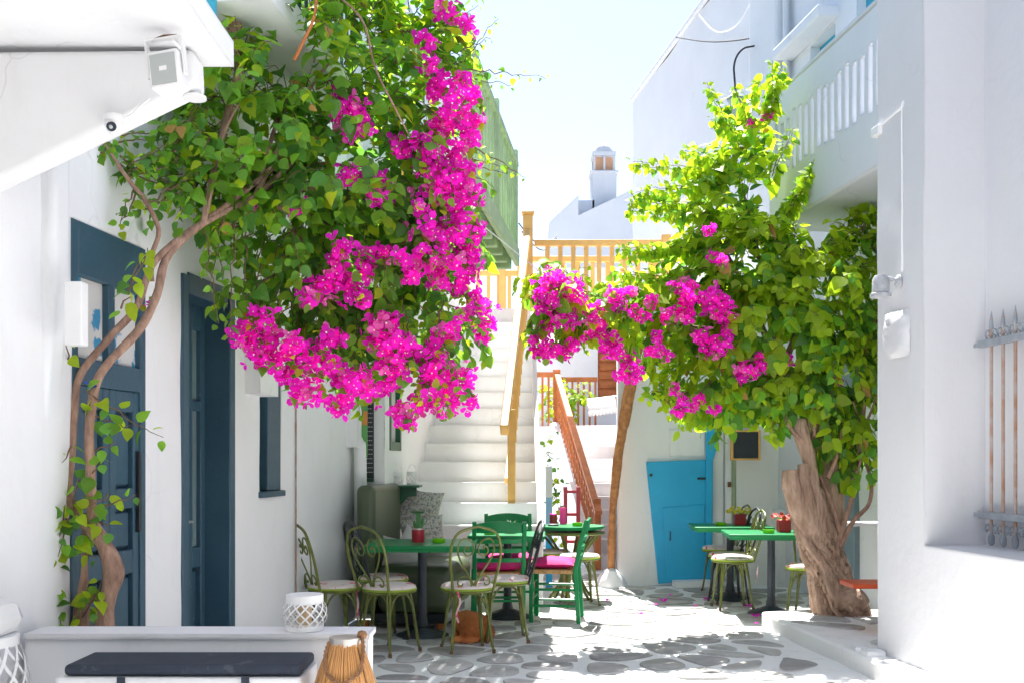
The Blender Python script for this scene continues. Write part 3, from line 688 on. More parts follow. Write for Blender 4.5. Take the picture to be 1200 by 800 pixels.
pr.box(-.002, Lb + .01, -.055, .012, bz1, bz1 + .03)
pr.add([(Lb, 0, bz0), (Lb, -.05, bz0), (Lb, -.05, bz1), (Lb, 0, bz1)], [(0,1,2,3)])
pr.xf(Mb); bo = wpart(pr, 'balcony_parapet', TALLW, th)
m = MB(); m.box(0, Lb, -1.05, -.002, bz0 - .02, bz0 + .16); m.box(Lb - .12, Lb - .005, -1.05, -.06, bz0 + .16, bz1); m.xf(Mb); wpart(m, 'balcony_floor', TALLW, th, bevel=.03, seg=3)
# street lantern on a curved bracket
lq = P(862, 118, 11.9)
ln = thing('street_lantern', 'old iron lantern on a curved bracket against the tall white house', 'lantern', lq)
wx = 4.632 - .139*11.9 - lq.x
pts = [Vector((0, 0, .10))] + [Vector((.16 - .18*math.cos(t), 0, .36 + .26*math.sin(t))) for t in np.linspace(-.2, 1.45, 9)] + [Vector((wx, 0, .66))]
MB().tube(smoothpath(pts, 3), .012, 6).build('bracket', BLACKM, ln)
MB().lathe([(.02, .12), (.035, .09), (.10, .03), (.105, .0), (.085, -.005)], 8).build('cap', GREYM, ln)
MB().lathe([(.085, -.006), (.055, -.20), (.05, -.21)], 8).build('glass', GLASSL, ln)
MB().lathe([(.058, -.205), (.05, -.24), (.015, -.26)], 8).build('base', GREYM, ln)
for (n_, pts, r_, mt, lab) in (('black_cable', [P(795, 44, 14.4), P(830, 49, 13.2), P(862, 48, 12.5), P(894, 43, 11.95)], .010, BLK, 'thick black cable sagging across the top of the tall white house'),
                         ('white_cable', [P(822, 18, 14.0), P(836, 34, 13.5), P(850, 38, 13.0), P(868, 28, 12.5), P(884, 0, 12.2)], .009, PAINT, 'white cable hanging in a loop on the tall white house')):
    cm = MB(); cm.tube(smoothpath([Vector(p) + Vector((-.03, 0, 0)) for p in pts], 6), r_, 6); tag(cm.build(n_, mt), lab, 'cable')

# ================================================================== NEAR RIGHT HOUSE X = 3.3075 - .125 Y
UR = math.hypot(1, .125); RZR = math.atan2(1, -.125)
rh = thing('corner_house', 'white house corner with deep window recess and spiked iron grille', 'house', (3.3075, 0, 0), RZR)
aR = lambda Y: Y * UR
m = MB(); zs_ = .885
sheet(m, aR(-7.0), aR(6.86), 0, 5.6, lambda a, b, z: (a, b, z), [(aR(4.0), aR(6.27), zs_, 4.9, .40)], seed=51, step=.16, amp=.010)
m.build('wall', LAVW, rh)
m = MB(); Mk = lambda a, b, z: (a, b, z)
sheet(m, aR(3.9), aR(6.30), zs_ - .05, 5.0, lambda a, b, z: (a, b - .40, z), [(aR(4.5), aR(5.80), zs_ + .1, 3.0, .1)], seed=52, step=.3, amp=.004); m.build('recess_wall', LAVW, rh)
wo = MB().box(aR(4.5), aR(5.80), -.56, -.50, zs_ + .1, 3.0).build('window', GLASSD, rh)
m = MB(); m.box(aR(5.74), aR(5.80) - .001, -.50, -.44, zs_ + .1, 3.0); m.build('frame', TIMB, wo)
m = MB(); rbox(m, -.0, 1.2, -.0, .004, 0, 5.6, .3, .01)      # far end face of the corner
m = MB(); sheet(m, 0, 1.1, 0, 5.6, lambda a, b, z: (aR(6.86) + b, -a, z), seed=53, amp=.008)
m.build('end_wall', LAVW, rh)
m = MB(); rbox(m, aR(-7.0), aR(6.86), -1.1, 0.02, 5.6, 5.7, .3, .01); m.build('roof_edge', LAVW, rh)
# added block over the lane, out of view, keeps light off the near walls
m = MB(); rbox(m, -2.6, 3.2, -6.5, 2.2, 3.10, 5.6, .5, .012, 77); wpart(m, 'unseen_light_blocker', LAVW, rh)
# grille
gr = MB(); gb_ = -.33; gz0 = P(0, 603, 6.2).z; gz1 = P(0, 407, 6.2).z
gro = MB().box(aR(4.6), aR(6.20), gb_ - .012, gb_ + .022, gz1 - .0, gz1 + .045).build('grille', GREYM, rh, bevel=.004)
MB().box(aR(4.6), aR(6.20), gb_ - .012, gb_ + .022, gz0 - .022, gz0 + .022).build('rail', GREYM, gro, bevel=.004)
MB().box(aR(6.18), aR(6.30), gb_ - .008, gb_ + .008, gz1 + .01, gz1 + .03).build('fixing', GREYM, gro); MB().box(aR(6.18), aR(6.30), gb_ - .008, gb_ + .008, gz0 - .01, gz0 + .01).build('fixing', GREYM, gro)
for k in range(13):
    a = aR(6.09) - k * .118
    MB().tube([(a, gb_ + .004, zs_ + .02), (a, gb_ + .004, gz1 + .16)], .010, 7).build('bar', RUSTBAR, gro)
    MB().lathe([(.008, 0), (.014, .02), (.012, .05), (.001, .12)], 7, (a, gb_ + .004, gz1 + .09)).build('spike', GREYM, gro)
    for sgn in (-1, 1):
        for zc, ro in ((gz1 + .075, .026), (gz0 - .075, .026)):
            pts = [(a + sgn * (.03 + ro * (1 - t/9) * math.cos(t)), gb_ + .006, zc + ro * (1 - t/9) * math.sin(t)) for t in np.linspace(-1.2, 5.0, 14)]
            MB().tube(pts, .006, 5).build('scroll', GREYM, gro)
    MB().lathe([(.008, 0), (.018, .015), (.02, .05), (.012, .075), (.008, .09)], 8, (a, gb_ + .004, zs_ + .01)).build('baluster_foot', GREYM, gro)
# patch of rough render, thin conduit on the pier
m = MB(); aa, zz = aR(6.6), P(0, 392, 6.6).z
n = 12
for j in range(n + 1):
    for i in range(n + 1):
        u, v = -1 + 2*i/n, -1 + 2*j/n; e = max(0, 1 - (u*u)**1.5 - (v*v)**1.5 + .3*noise.noise(Vector((u*2.5, v*2.5, 7))))
        m.v.append((aa + u*.17, .004 + min(.03, .05 * e) + .014 * noise.noise(Vector((u*5, v*5, 1))) * (e > 0), zz + v*.15))
for j in range(n):
    for i in range(n): m.f.append((j*(n+1)+i, j*(n+1)+i+1, (j+1)*(n+1)+i+1, (j+1)*(n+1)+i))
m.build('render_patch', LAVW, rh)
cz = P(0, 318, 6.5).z; ct = P(0, 126, 6.5).z
m = MB(); m.tube(smoothpath([(aR(6.52), .008, cz), (aR(6.52), .012, ct - .05), (aR(6.535), .012, ct), (aR(6.84), .010, ct - .02)], 4), .006, 6); m.build('conduit', PAINT, rh)
m = MB(); m.box(aR(6.80), aR(6.90), -.02, .03, ct - .07, ct - .01); m.build('conduit_box', PAINT, rh, bevel=.004)
# wall spot lamp on the pier
lp = P(1042, 330, 6.55)
Wl = thing('wall_spotlight', 'grey cast metal spotlight pointing down from the white pier', 'wall lamp', (3.3075 - .125*6.56 - .005, 6.56, lp.z))
MB().lathe([(.045, 0), (.045, .012), (.02, .03)], 14).xf(Matrix.Rotation(-PI/2, 4, 'Y')).build('wall_plate', LAMPM, Wl)
MB().tube(smoothpath([(-.02, 0, 0), (-.05, 0, .015), (-.075, 0, .02)], 4), .014, 8).build('arm', LAMPM, Wl)
MB().lathe([(.0, .055), (.038, .05), (.052, .025), (.054, -.06), (.066, -.068), (.066, -.09), (.05, -.092), (.045, -.08)], 18, (-.12, 0, -.01)).build('lamp_body', LAMPM, Wl)

# ================================================================== FAR ALLEY: red stairs, timber, back houses
rs = thing('alley_staircase', 'narrow white alley stairs with red-brown lattice railing', 'staircase', (1.05, 13.2, 0))
NST = 11; RL = lambda y: 1.10 - .105*(y - 13.3)
for k in range(NST):
    y = 13.3 + k*.32; z = .18*(k+1); m = MB()
    rbox(m, RL(y) - 1.05, 1.30 + .1*(y - 11.6) - 1.05, y - 13.2, y + .7 - 13.2, z - .20 if k else 0, z, .2, .006, k); m.build('step', WSTEP, rs)
pf = [(13.28, 0)] + [(13.3 + .32*k, .18*(k+1) + .05) for k in range(NST)] + [(17.0, 2.03), (17.0, 0)]
m = MB(); npf = len(pf)
m.add([(RL(y) - 1.05 - .10, y - 13.2, z) for y, z in pf] + [(RL(y) - 1.05 + .004, y - 13.2, z) for y, z in pf], [tuple(range(npf)), tuple(range(npf, 2*npf))[::-1]] + [(i, (i+1) % npf, npf + (i+1) % npf, npf + i) for i in range(npf)])
m.build('side_wall', WHITE, rs)
nb = Vector((RL(13.25) - 1.05, .05, 0)); nt_ = Vector((RL(16.8) - 1.05, 3.6, 1.98))
m = MB(); m.bar(nb, nb + Vector((0,0,.92)), .085, .085, (0,1,0)); rr_ = m.build('railing', RUSTW, rs, bevel=.006)
MB().bar(nt_, nt_ + Vector((0,0,.92)), .12, .12, (0,1,0)).build('newel_post', RUSTW, rr_, bevel=.008)
MB().bar(nb + Vector((0,-.2,.74)), nt_ + Vector((0,0,.86)), .09, .06).build('handrail', RUSTW, rr_, bevel=.008)
MB().bar(nb + Vector((0,0,.22)), nt_ + Vector((0,0,.12)), .05, .05).build('lower_rail', RUSTW, rr_)
for k in range(26):
    t = (k + .5) / 26; p = nb.lerp(nt_, t); MB().bar(p + Vector((0, 0, .16)), p + Vector((0, 0, .82)), .04, .05).build('baluster', RUSTW, rr_)
for k in range(2):
    MB().bar(nb.lerp(nt_, .02) + Vector((0, 0, .40 + .2*k)), nt_ + Vector((0, 0, .30 + .2*k)), .03, .03).build('mid_rail', RUSTW, rr_)
for xa, xb, yy in ((RL(16.8) - 1.05 - .55, RL(16.8) - 1.05, 3.6), (RL(16.8) - 1.05 + .1, RL(16.8) - 1.05 + .75, 4.6)):
    rb = MB().box(xa, xb, yy - .03, yy + .03, 2.78, 2.86).build('landing_rail', RUSTW, rs)
    for k in range(int((xb - xa)/.1) + 1): MB().box(xa + k*.1, xa + k*.1 + .035, yy - .02, yy + .02, 1.98, 2.78).build('baluster', RUSTW, rb)
m = MB(); rbox(m, -.85, .95, 3.62, 5.5, 1.7, 1.98, .3, .006); rbox(m, -.85, RL(16.8) - 1.05, 3.62, 3.75, 0, 1.72, .3, .006); m.build('upper_landing', WHITE, rs)
# timber prop
tb = MB(); tpth = [P(716, 668, 11.42), P(718, 600, 11.42), P(725, 530, 11.42), P(738, 455, 11.42), P(748, 390, 11.42)]
tb.tube(smoothpath(tpth, 16), lerplist([.036, .040, .048, .058, .062], 16), 22, fn=lambda t, a, p: 1 + .34*noise.noise(Vector((math.cos(a)*1.6, math.sin(a)*1.6, math.floor(p.z*5)*1.3))) + .22*noise.noise(Vector((math.cos(a)*3, math.sin(a)*3, p.z*3))) + .12*(math.sin(5*a + 3*noise.noise(Vector((0,0,p.z*2)))) > .3))
tag(tb.build('timber_prop', TIMB, ang=60), 'rough leaning timber post at the white wall corner beside the alley stairs', 'post')
m = MB(); c_ = P(716, 668, 11.42); m.lathe([(.17, 0), (.165, .05), (.13, .11), (.08, c_.z + .01), (.03, c_.z + .03)], 18, (c_.x, 11.43, 0)); m.v = [tuple(Vector(p) + Vector((noise.noise(Vector(p)*9), noise.noise(Vector(p)*9 + Vector((3, 3, 3))), .4*noise.noise(Vector(p)*11)))*.045) for p in m.v]; tag(m.build('footing_stone', WHITE2), 'lumpy whitewashed footing under the leaning timber post', 'stone')
# house closing the alley
ah = thing('alley_house', 'white house closing the alley behind the red railing, with brown shutters', 'house', (1.5, 18.6, 0))
m = MB(); sheet(m, -1.15, 1.2, 0, 4.9, lambda a, b, z: (a, -b, z), [(.06, .42, 2.35, 3.9, .12)], seed=61, step=.3, amp=.02); m.add([(-1.15, 0, 4.9), (1.2, 0, 4.9), (1.2, 4, 4.9), (-1.15, 4, 4.9)], [(0,1,2,3)]); m.add([(-1.15, 0, 0), (-1.15, 0, 4.9), (-1.15, 4, 4.9), (-1.15, 4, 0)], [(0,1,2,3)]); m.build('wall', WHITE, ah)
so_ = MB().box(.06, .42, .08, .12, 2.35, 3.9).build('shutter', RUSTW, ah)
for k in range(9): MB().box(.09, .39, .05, .085, 2.42 + k*.16, 2.54 + k*.16).build('slat', RUSTW, so_)
MB().box(.0, .5, -.12, .02, 3.9, 3.98).build('lintel', RUSTW, ah)
# scalloped awning
aw = MB(); ac = P(706, 480, 16.0); wv = .22
for j in range(2):
    for i in range(17):
        x = -wv + 2*wv*i/16
        aw.v.append((x, -.0 if j else .30, (0 if j else .22) + .12*x))
for i in range(16): aw.f.append((i, i+1, 17+i+1, 17+i))
b0 = len(aw.v)
for i in range(33):
    x = -wv + 2*wv*i/32; aw.v.append((x, 0, .12*x)); aw.v.append((x, -.005, .12*x - .05 - .03*abs(math.sin(i*PI/4))))
for i in range(32): aw.f.append((b0+2*i, b0+2*i+1, b0+2*i+3, b0+2*i+2))
awo = aw.build('awning', PAINT, loc=ac); tag(awo, 'small white awning with scalloped edge beside the alley stairs', 'awning')
sm = awo.modifiers.new('solid', 'SOLIDIFY'); sm.thickness = .006
m = MB(); m.tube([(wv - .02, .29, .24), (wv + .25, .29, .24)], .012, 6); m.build('arm', PAINT, awo)
# far gabled house with domed chimney
fh = thing('far_house', 'distant white house with stepped roof and arched dome chimney', 'house', (1.7, 23.0, 0))
FY = 23.0; FXp = lambda px, Y=FY: P(px, 0, Y).x - 1.7
FZ = lambda py, Y=FY: P(0, py, Y + .3).z
FC = lambda py: P(0, py - 11, FY + .6).z
m = MB(); pl = [(FXp(644), 0), (FXp(644), FZ(264)), (FXp(678), FZ(233)), (FXp(678), FZ(256)), (FXp(742), FZ(226)), (FXp(800), FZ(200)), (FXp(800), 0)]
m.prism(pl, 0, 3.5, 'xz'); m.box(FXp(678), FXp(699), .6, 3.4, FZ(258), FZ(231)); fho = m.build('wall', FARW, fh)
chm = MB(); cxx = FXp(711); k_ = FY / F
chm.box(cxx - 15*k_, cxx + 15*k_, .6, .6 + 30*k_, FZ(262), FC(213)); chm.box(cxx - 17*k_, cxx + 17*k_, .6 - 2*k_, .6 + 32*k_, FC(214), FC(211)); co = chm.build('chimney', FARW, fh, bevel=.015)
aq = MB()
for (x, y) in ((-13, 2), (-13, 26), (11, 2), (11, 26), (-1, 2), (-1, 26)): aq.box(cxx + x*k_, cxx + (x+2.6)*k_, .6 + y*k_, .6 + (y+2.6)*k_, FC(211), FC(193))
aq.box(cxx - 14*k_, cxx + 14*k_, .6 + 1*k_, .6 + 29*k_, FC(193), FC(188)); aq.build('arcade', FARW, co)
MB().box(cxx - 11*k_, cxx + 11*k_, .6 + 10*k_, .6 + 26*k_, FC(211), FC(193)).build('arcade_core', TERRA, co)
MB().lathe([(13*k_, 0), (12.5*k_, 4*k_), (8*k_, 10*k_), (3*k_, 13.5*k_), (.5*k_, 15.5*k_)], 8, (cxx, .6 + 15*k_, FC(188))).build('dome', FARW, co)
for (i, (pa, pb)) in enumerate(((P(608, 262, 14), P(652, 277, 22)), (P(612, 272, 14), P(652, 280, 22)))):
    cm = MB(); pts = [pa.lerp(pb, t) + Vector((0, 0, -.25*math.sin(PI*t))) for t in np.linspace(0, 1, 9)]; cm.tube(pts, .011, 5); tag(cm.build('overhead_wire', BLK), ('upper' if i == 0 else 'lower') + ' of two thin dark wires crossing the sky above the alley', 'wire', 'overhead wires')

# ================================================================== FURNITURE
def spiral2(pts2, s, lean):   # 2-D (x, z) control points to the leaning plane of a chair back
    return smoothpath([(s * x, -.165 - lean * (z - .46), z) for x, z in pts2], 5)
def make_metal_chair(mat, leg_mat, label, group, ties=True, back=True, name='metal_chair'):
    t = thing(name, label, 'chair' if back else 'stool', (0, 0, 0), 0, group)
    lean = .26
    m = MB(); m.tube([(.19*math.cos(a), .19*math.sin(a), .452) for a in np.linspace(0, 2*PI, 25)[:-1]], .010, 6, closed=True)
    m.lathe([(.0, .449), (.186, .449), (.186, .456), (0, .457)], 20); m.build('seat', leg_mat, t)
    for a in (45, 135, 225, 315):
        c, s_ = math.cos(R(a)), math.sin(R(a))
        lg = MB(); lg.tube([(.15*c, .15*s_, .448), (.175*c, .175*s_, .30), (.20*c, .20*s_, .12), (.225*c, .225*s_, .0)], .0105, 7)
        lg.tube([(.150*c + .018*s_, .150*s_ - .018*c, .446), (.178*c + .016*s_, .178*s_ - .016*c, .30), (.215*c + .004*s_, .215*s_ - .004*c, .06)], .008, 6)
        lo = lg.build('leg', leg_mat, t)
        MB().lathe([(.013, 0), (.014, .012), (.012, .03)], 8, (.2245*c, .2245*s_, 0)).build('foot', RUSTM, lo)
    for k in range(4):
        a0 = R(45 + 90*k); a1 = R(135 + 90*k); p0 = Vector((.172*math.cos(a0), .172*math.sin(a0), .30)); p1 = Vector((.172*math.cos(a1), .172*math.sin(a1), .30))
        pts = []
        for u in np.linspace(0, 1, 9):
            p = p0.lerp(p1, u); hh = 1 - abs(2*u - 1)**3.2; pts.append((p.x, p.y, .30 + .135*hh))
        MB().tube(pts, .008, 6).build('brace', leg_mat, t)
    if back:
        loop = [(.15, .45), (.165, .56), (.185, .68), (.18, .80), (.13, .895), (0, .935)]
        pts = spiral2(loop, 1, lean); pts2 = spiral2(loop, -1, lean)[::-1]
        MB().tube(pts + pts2[1:], .0105, 7).build('back_frame', mat, t)
        heart = [(.0, .50), (.03, .56), (.10, .67), (.135, .76), (.115, .835), (.065, .845), (.022, .80), (.022, .745), (.06, .722), (.088, .75), (.08, .785), (.058, .785), (.055, .765)]
        cs = [(.014, .49), (.03, .545), (.07, .572), (.112, .553), (.118, .515), (.09, .502), (.08, .522)]
        for s_ in (1, -1):
            MB().tube(spiral2(heart, s_, lean), .0065, 6).build('heart_scroll', mat, t)
            MB().tube(spiral2(cs, s_, lean), .006, 6).build('base_scroll', mat, t)
    cm = MB(); cm.lathe([(0, .458), (.16, .458), (.188, .463), (.196, .475), (.19, .490), (.172, .500), (.10, .506), (0, .508)], 26)
    co_ = cm.build('cushion', FLORAL, t)
    MB().tube([(.1935*math.cos(a), .1935*math.sin(a), .468) for a in np.linspace(0, 2*PI, 29)[:-1]], .009, 6, closed=True).build('piping', LIMEC, co_)
    if ties:
        for sx in (-.12,):
            r = MB(); zz = np.linspace(.47, .24, 8); rr2 = random.Random(int(sx*100))
            for i, z in enumerate(zz):
                ox = .012*math.sin(i*1.1 + sx*9); r.v += [(sx + ox - .007, -.205 - .01*math.sin(i*.8), z), (sx + ox + .007, -.205 - .012*math.sin(i*.8 + .6), z)]
            for i in range(7): r.f.append((2*i, 2*i+1, 2*i+3, 2*i+2))
            r.build('tie', TIEM, co_)
    return t
TIEM = pattern_mat('pink_tie', (.62, .40, .42), (.60, .05, .16), 30, .5)
LIMEC = pm('lime_piping', (.30, .42, .04), rough=.8, var=.2, bump=.1)
def place(t, x, y, rzdeg, z=0, label=None, group=None):
    t.location = (x, y, z); t.rotation_euler = (0, 0, R(rzdeg))
    if label: t['label'] = label
    if group: t['group'] = group
    return t
oc = make_metal_chair(OLIVE, OLIVE, 'x', None)
bc = make_metal_chair(BLACKM, OLIVE, 'x', None)
bk = make_metal_chair(BLACKM, BLACKM, 'x', None, ties=False)
stool = make_metal_chair(OLIVE, OLIVE, 'x', None, ties=False, back=False, name='metal_stool')
place(oc, -.90, 7.52, -37, label='olive heart-back metal chair between the low wall end and the cactus table')
place(copy_tree(oc), -1.315, 7.60, -60, label='olive heart-back metal chair standing against the white house wall')
place(copy_tree(oc), -.33, 7.58, 17, label='olive heart-back metal chair beside the ginger cat, its back to the lantern')
place(bc, -1.02, 8.12, -62, label='heart-back chair with black iron back, between the house wall and the cactus table')
place(copy_tree(bc), -.05, 8.02, 96, label='heart-back chair with black iron back, seen edge-on before the green ladder-back chair')
place(copy_tree(oc), .40, 10.42, -80, label='olive metal chair pushed against the round alley table beside the staircase wall')
place(stool, .66, 9.98, 10, label='olive metal stool with pale floral seat beside the round alley table')
place(copy_tree(oc), 2.22, 10.88, 96, label='olive metal chair behind the green table nearer the blue door')
place(copy_tree(oc), 2.10, 9.76, 93, label='olive metal chair tucked under the green table nearer the gnarled tree')
place(bk, 2.14, 10.12, 95, label='all black iron chair between the two right-hand green tables')
place(copy_tree(oc), 2.60, 8.98, 150, label='olive metal chair half hidden behind the gnarled tree trunk')

def make_table(name, label, w, d, x, y, rz=0, grp=None):
    t = thing(name, label, 'table', (x, y, 0), R(rz), grp)
    m = MB(); m.box(-w/2, w/2, -d/2, d/2, .722, .75); m.build('table_top', GREEN, t, bevel=.008, seg=3)
    MB().box(-w/2 + .012, w/2 - .012, -d/2 + .012, d/2 - .012, .700, .7215).build('apron', GREEN, t)
    MB().box(-.15, .15, -.15, .15, .685, .7).build('top_plate', BLACKM, t)
    MB().lathe([(.036, .02), (.036, .686)], 18).build('column', IRONB, t)
    pr = []
    for k in range(8):
        r0 = .215 - k*.021; z = .004 + k*.0085; pr += [(r0, z), (r0 - .006, z + .0085), (r0 - .021, z + .0085)]
    MB().lathe([(.217, 0)] + pr + [(.05, .085), (.04, .13), (.036, .16)], 32).build('base', IRONB, t)
    return t
IRONB = pm('blue_black_iron', (.035, .048, .065), rough=.45, var=.4, scale=18, bump=.25)
T1 = make_table('cafe_table', 'green table with the red cactus pot, beside the olive vinyl sofa', .86, .74, -.72, 8.22)
T2 = make_table('cafe_table', 'green table between the ladder-back chairs before the white stairs', .68, .62, -.04, 9.22, -2)
T3 = make_table('cafe_table', 'green table nearer the blue door, holding the yellow flower pot', .78, .66, 2.22, 10.42, -4)
T4 = make_table('cafe_table', 'green table nearer the gnarled tree, holding the red flower pot', .84, .66, 2.38, 9.40, -5)

def pillow_mesh(hx, hy, h, n=16):
    mb = MB()
    for side in (1, -1):
        for j in range(n + 1):
            for i in range(n + 1):
                u, v = -1 + 2*i/n, -1 + 2*j/n
                z = side * h * .5 * (max(0, 1 - u*u) * max(0, 1 - v*v))**.42 + .006*noise.noise(Vector((u*3, v*3, hx*9)))
                mb.v.append((u*hx*(1 - .10*(1 - v*v)), v*hy*(1 - .10*(1 - u*u)), z))
        b = 0 if side > 0 else (n+1)**2
        for j in range(n):
            for i in range(n):
                q = (b + j*(n+1)+i, b + j*(n+1)+i+1, b + (j+1)*(n+1)+i+1, b + (j+1)*(n+1)+i); mb.f.append(q if side > 0 else q[::-1])
    return mb
def make_ladder_chair(label, pillow=True):
    t = thing('ladder_back_chair', label, 'chair')
    sw, sd = .205, .19
    for sx in (-1, 1):
        pts = [(sx*(sw), -sd - .03, 0), (sx*sw, -sd, .45), (sx*(sw + .005), -sd - .045, .70), (sx*(sw + .005), -sd - .10, .89)]
        m = MB(); 
        for p, q in zip(pts, pts[1:]): m.bar(p, Vector(q) + (Vector(q) - Vector(p)).normalized()*.004, .036, .036, (0, 1, 0))
        m.build('back_post', GREEN, t, bevel=.005)
        m = MB(); m.bar((sx*(sw + .01), sd, 0), (sx*(sw + .005), sd, .455), .036, .036, (0, 1, 0)); m.build('leg', GREEN, t, bevel=.006)
        for z in (.15, .29): MB().tube([(sx*sw, -sd, z), (sx*sw, sd, z)], .011, 7).build('stretcher', GREEN, t)
    for y, zz in ((sd, (.20, .33)), (-sd, (.22,))):
        for z in zz: MB().tube([(-sw, y, z), (sw, y, z)], .011, 7).build('stretcher', GREEN, t)
    for (z0, h, lean) in ((.55, .035, .018), (.63, .035, .032), (.71, .035, .048), (.80, .075, .075)):
        m = MB(); n = 10; yb = -sd - lean
        for i in range(n + 1):
            u = -1 + 2*i/n; x = u*(sw - .012); y = yb - .025*(1 - u*u); top = h + (.025*(1 - u*u) if h > .05 else 0)
            m.v += [(x, y - .009, z0), (x, y + .009, z0), (x, y + .009 - .01, z0 + top), (x, y - .009 - .01, z0 + top)]
        for i in range(n):
            b = 4*i
            for k in range(4): m.f.append((b+k, b+(k+1) % 4, b+4+(k+1) % 4, b+4+k))
        m.f += [(0,1,2,3), (4*n+3, 4*n+2, 4*n+1, 4*n)]
        m.build('slat', GREEN, t)
    m = MB(); rbox(m, -sw - .012, sw + .012, -sd + .02, sd + .02, .425, .462, .03, .004); so2 = m.build('seat', RUSH, t, bevel=.008)
    if pillow:
        c = pillow_mesh(.22, .20, .105, 12); c.xf(Matrix.Translation((0, .015, .508))); c.build('cushion', MAGC, t)
    return t
g1 = make_ladder_chair('green ladder-back chair seen from behind, tucked under the stairs-side table'); place(g1, -.12, 8.84, 3)
place(copy_tree(g1), -.02, 9.60, 184, label='green ladder-back chair on the stair side of the table, facing the alley')
place(copy_tree(g1), .385, 9.06, 82, label='green ladder-back chair in sunlight, standing sideways with a magenta cushion')

# round alley table on bent cane legs
rt = thing('round_table', 'round green table on bent cane legs in the alley mouth', 'table', (.60, 10.45, 0))
MB().lathe([(0, .715), (.33, .715), (.345, .73), (.34, .745), (0, .747)], 30).build('table_top', GREEN, rt)
MB().lathe([(0, .66), (.34, .66), (.355, .672), (.34, .69), (0, .69)], 28).build('lower_rim', OLIVE, rt)
for k in range(10):
    a = 2*PI*k/10; c, s_ = math.cos(a), math.sin(a)
    MB().tube(smoothpath([(.30*c, .30*s_, .665), (.20*c, .20*s_, .55), (.08*c, .08*s_, .36), (.12*c, .12*s_, .16), (.22*c, .22*s_, 0)], 4), .014, 6).build('cane_leg', OLIVE, rt)

# sofa
sf = thing('sofa', 'olive green vinyl banquette sofa against the white house wall', 'sofa', (-1.24, 8.5, 0), RZL - PI/2)
m = MB(); m.box(-.06, .10, .0, 1.0, .13, 1.20); m.build('backrest', VINYL, sf, bevel=.055, seg=5)
m = MB(); m.box(.102, .76, .02, 1.0, .13, .54); m.build('seat', VINYL, sf, bevel=.09, seg=5)
m = MB(); m.box(.06, .70, .04, .96, .06, .135); m.build('base', BLACKM, sf)
for (x, y) in ((.0, .08), (.64, .08), (.0, .9), (.64, .9)): MB().lathe([(.03, 0), (.04, .07)], 10, (x, y, 0)).build('foot', RUSTW, sf)
def pillow(name, label, mat, loc, rot, s=(.22, .22, .11), grp=None):
    c = pillow_mesh(s[0], s[1], s[2]*1.3); o = c.build(name, mat, loc=loc); o.rotation_euler = rot; return tag(o, label, 'pillow', grp)
pillow('throw_pillow', 'plain pale grey pillow lying flatter on the olive sofa seat', GREYP, P(470, 648, 8.72), (R(62), R(12), R(24)), (.17, .14, .11))
pillow('throw_pillow', 'plain pale grey pillow standing on its corner against the sofa back', GREYP, P(484, 642, 8.98), (R(72), R(38), R(30)), (.16, .16, .11))
pillow('throw_pillow', 'black and grey printed pillow, the upper one under the green shelf', PRINT, P(491, 598, 9.62), (R(74), R(8), R(-6)), (.21, .21, .10))
pillow('throw_pillow', 'black and grey printed pillow, the lower one behind the cactus', PRINT, P(496, 628, 9.45) + Vector((0, 0, .0)), (R(70), R(-6), R(14)), (.21, .19, .10))
# bench block behind the sofa that carries the pillows
m = MB(); rbox(m, -1.15, -.60, 9.55, 9.80, 0, .57, .15, .006, 4); tag(m.build('wall_bench', WHITE), 'low whitewashed ledge at the foot of the stairs, under the printed pillows', 'ledge')

# green shelf with white wire lanterns
sq = P(472, 568, 9.5)
sh = thing('wall_shelf', 'small dark green bracket shelf on the house wall beside the stairs', 'shelf', (P(462, 568, 9.5).x, 9.5, sq.z))
m = MB(); m.box(-.12, .24, -.10, .25, -.02, .0); m.build('board', DGREEN, sh, bevel=.004)
m = MB(); m.prism([(-.10, -.021), (.20, -.021), (.20, -.10), (.12, -.11), (.0, -.24), (-.10, -.26)], .06, .10, 'xz'); m.build('bracket', DGREEN, sh, bevel=.004)
def lattice_lantern(name, label, r, h, n, mat, loc, candle=True, bulge=.12, grp=None, handle=False, wv=.016):
    t = thing(name, label, 'lantern', loc, 0, grp)
    def prof(u): return r * (.80 + .42*math.sin(PI*(.12 + .80*u)) * (1 + bulge)) * .86
    for k in range(n):
        for s_ in (1, -1):
            m = MB()
            for i in range(11):
                u = i/10; a = 2*PI*k/n + s_*u*1.25; rr2 = prof(u) + (.003 if s_ > 0 else -.003)
                ta = Vector((-math.sin(a), math.cos(a), 0)); p = Vector((rr2*math.cos(a), rr2*math.sin(a), .012 + (h - .03)*u))
                m.v += [tuple(p - ta*wv/2), tuple(p + ta*wv/2)]
            for i in range(10): m.f.append((2*i, 2*i+1, 2*i+3, 2*i+2))
            m.build('strip', mat, t)
    MB().lathe([(prof(0) - .01, 0), (prof(0) + .006, 0), (prof(0) + .008, .02), (prof(0) - .008, .022)], 28).build('bottom_band', mat, t)
    tb_ = MB(); tb_.lathe([(prof(1) - .010, h - .035), (prof(1) + .009, h - .035), (prof(1) + .009, h), (prof(1) - .010, h)], 28).build('top_band', mat, t)
    if candle: MB().lathe([(0, .012), (r*.34, .012), (r*.34, h*.72), (0, h*.72)], 16).build('candle', CANDLE, t)
    if handle:
        m = MB(); m.tube([(prof(1)*math.cos(a), 0, h + prof(1)*1.6*math.sin(a)) for a in np.linspace(0, PI, 12)], .0025, 5); m.build('handle', mat, t)
    return t
CANDLE = pm('cream_candle', (.62, .45, .26), rough=.6, bump=.05)
lattice_lantern('wire_lantern', 'small white wire lantern at the house end of the green shelf', .052, .125, 10, PAINT, sh.location + Vector((.03, .02, .0)), candle=False, handle=True, wv=.006)
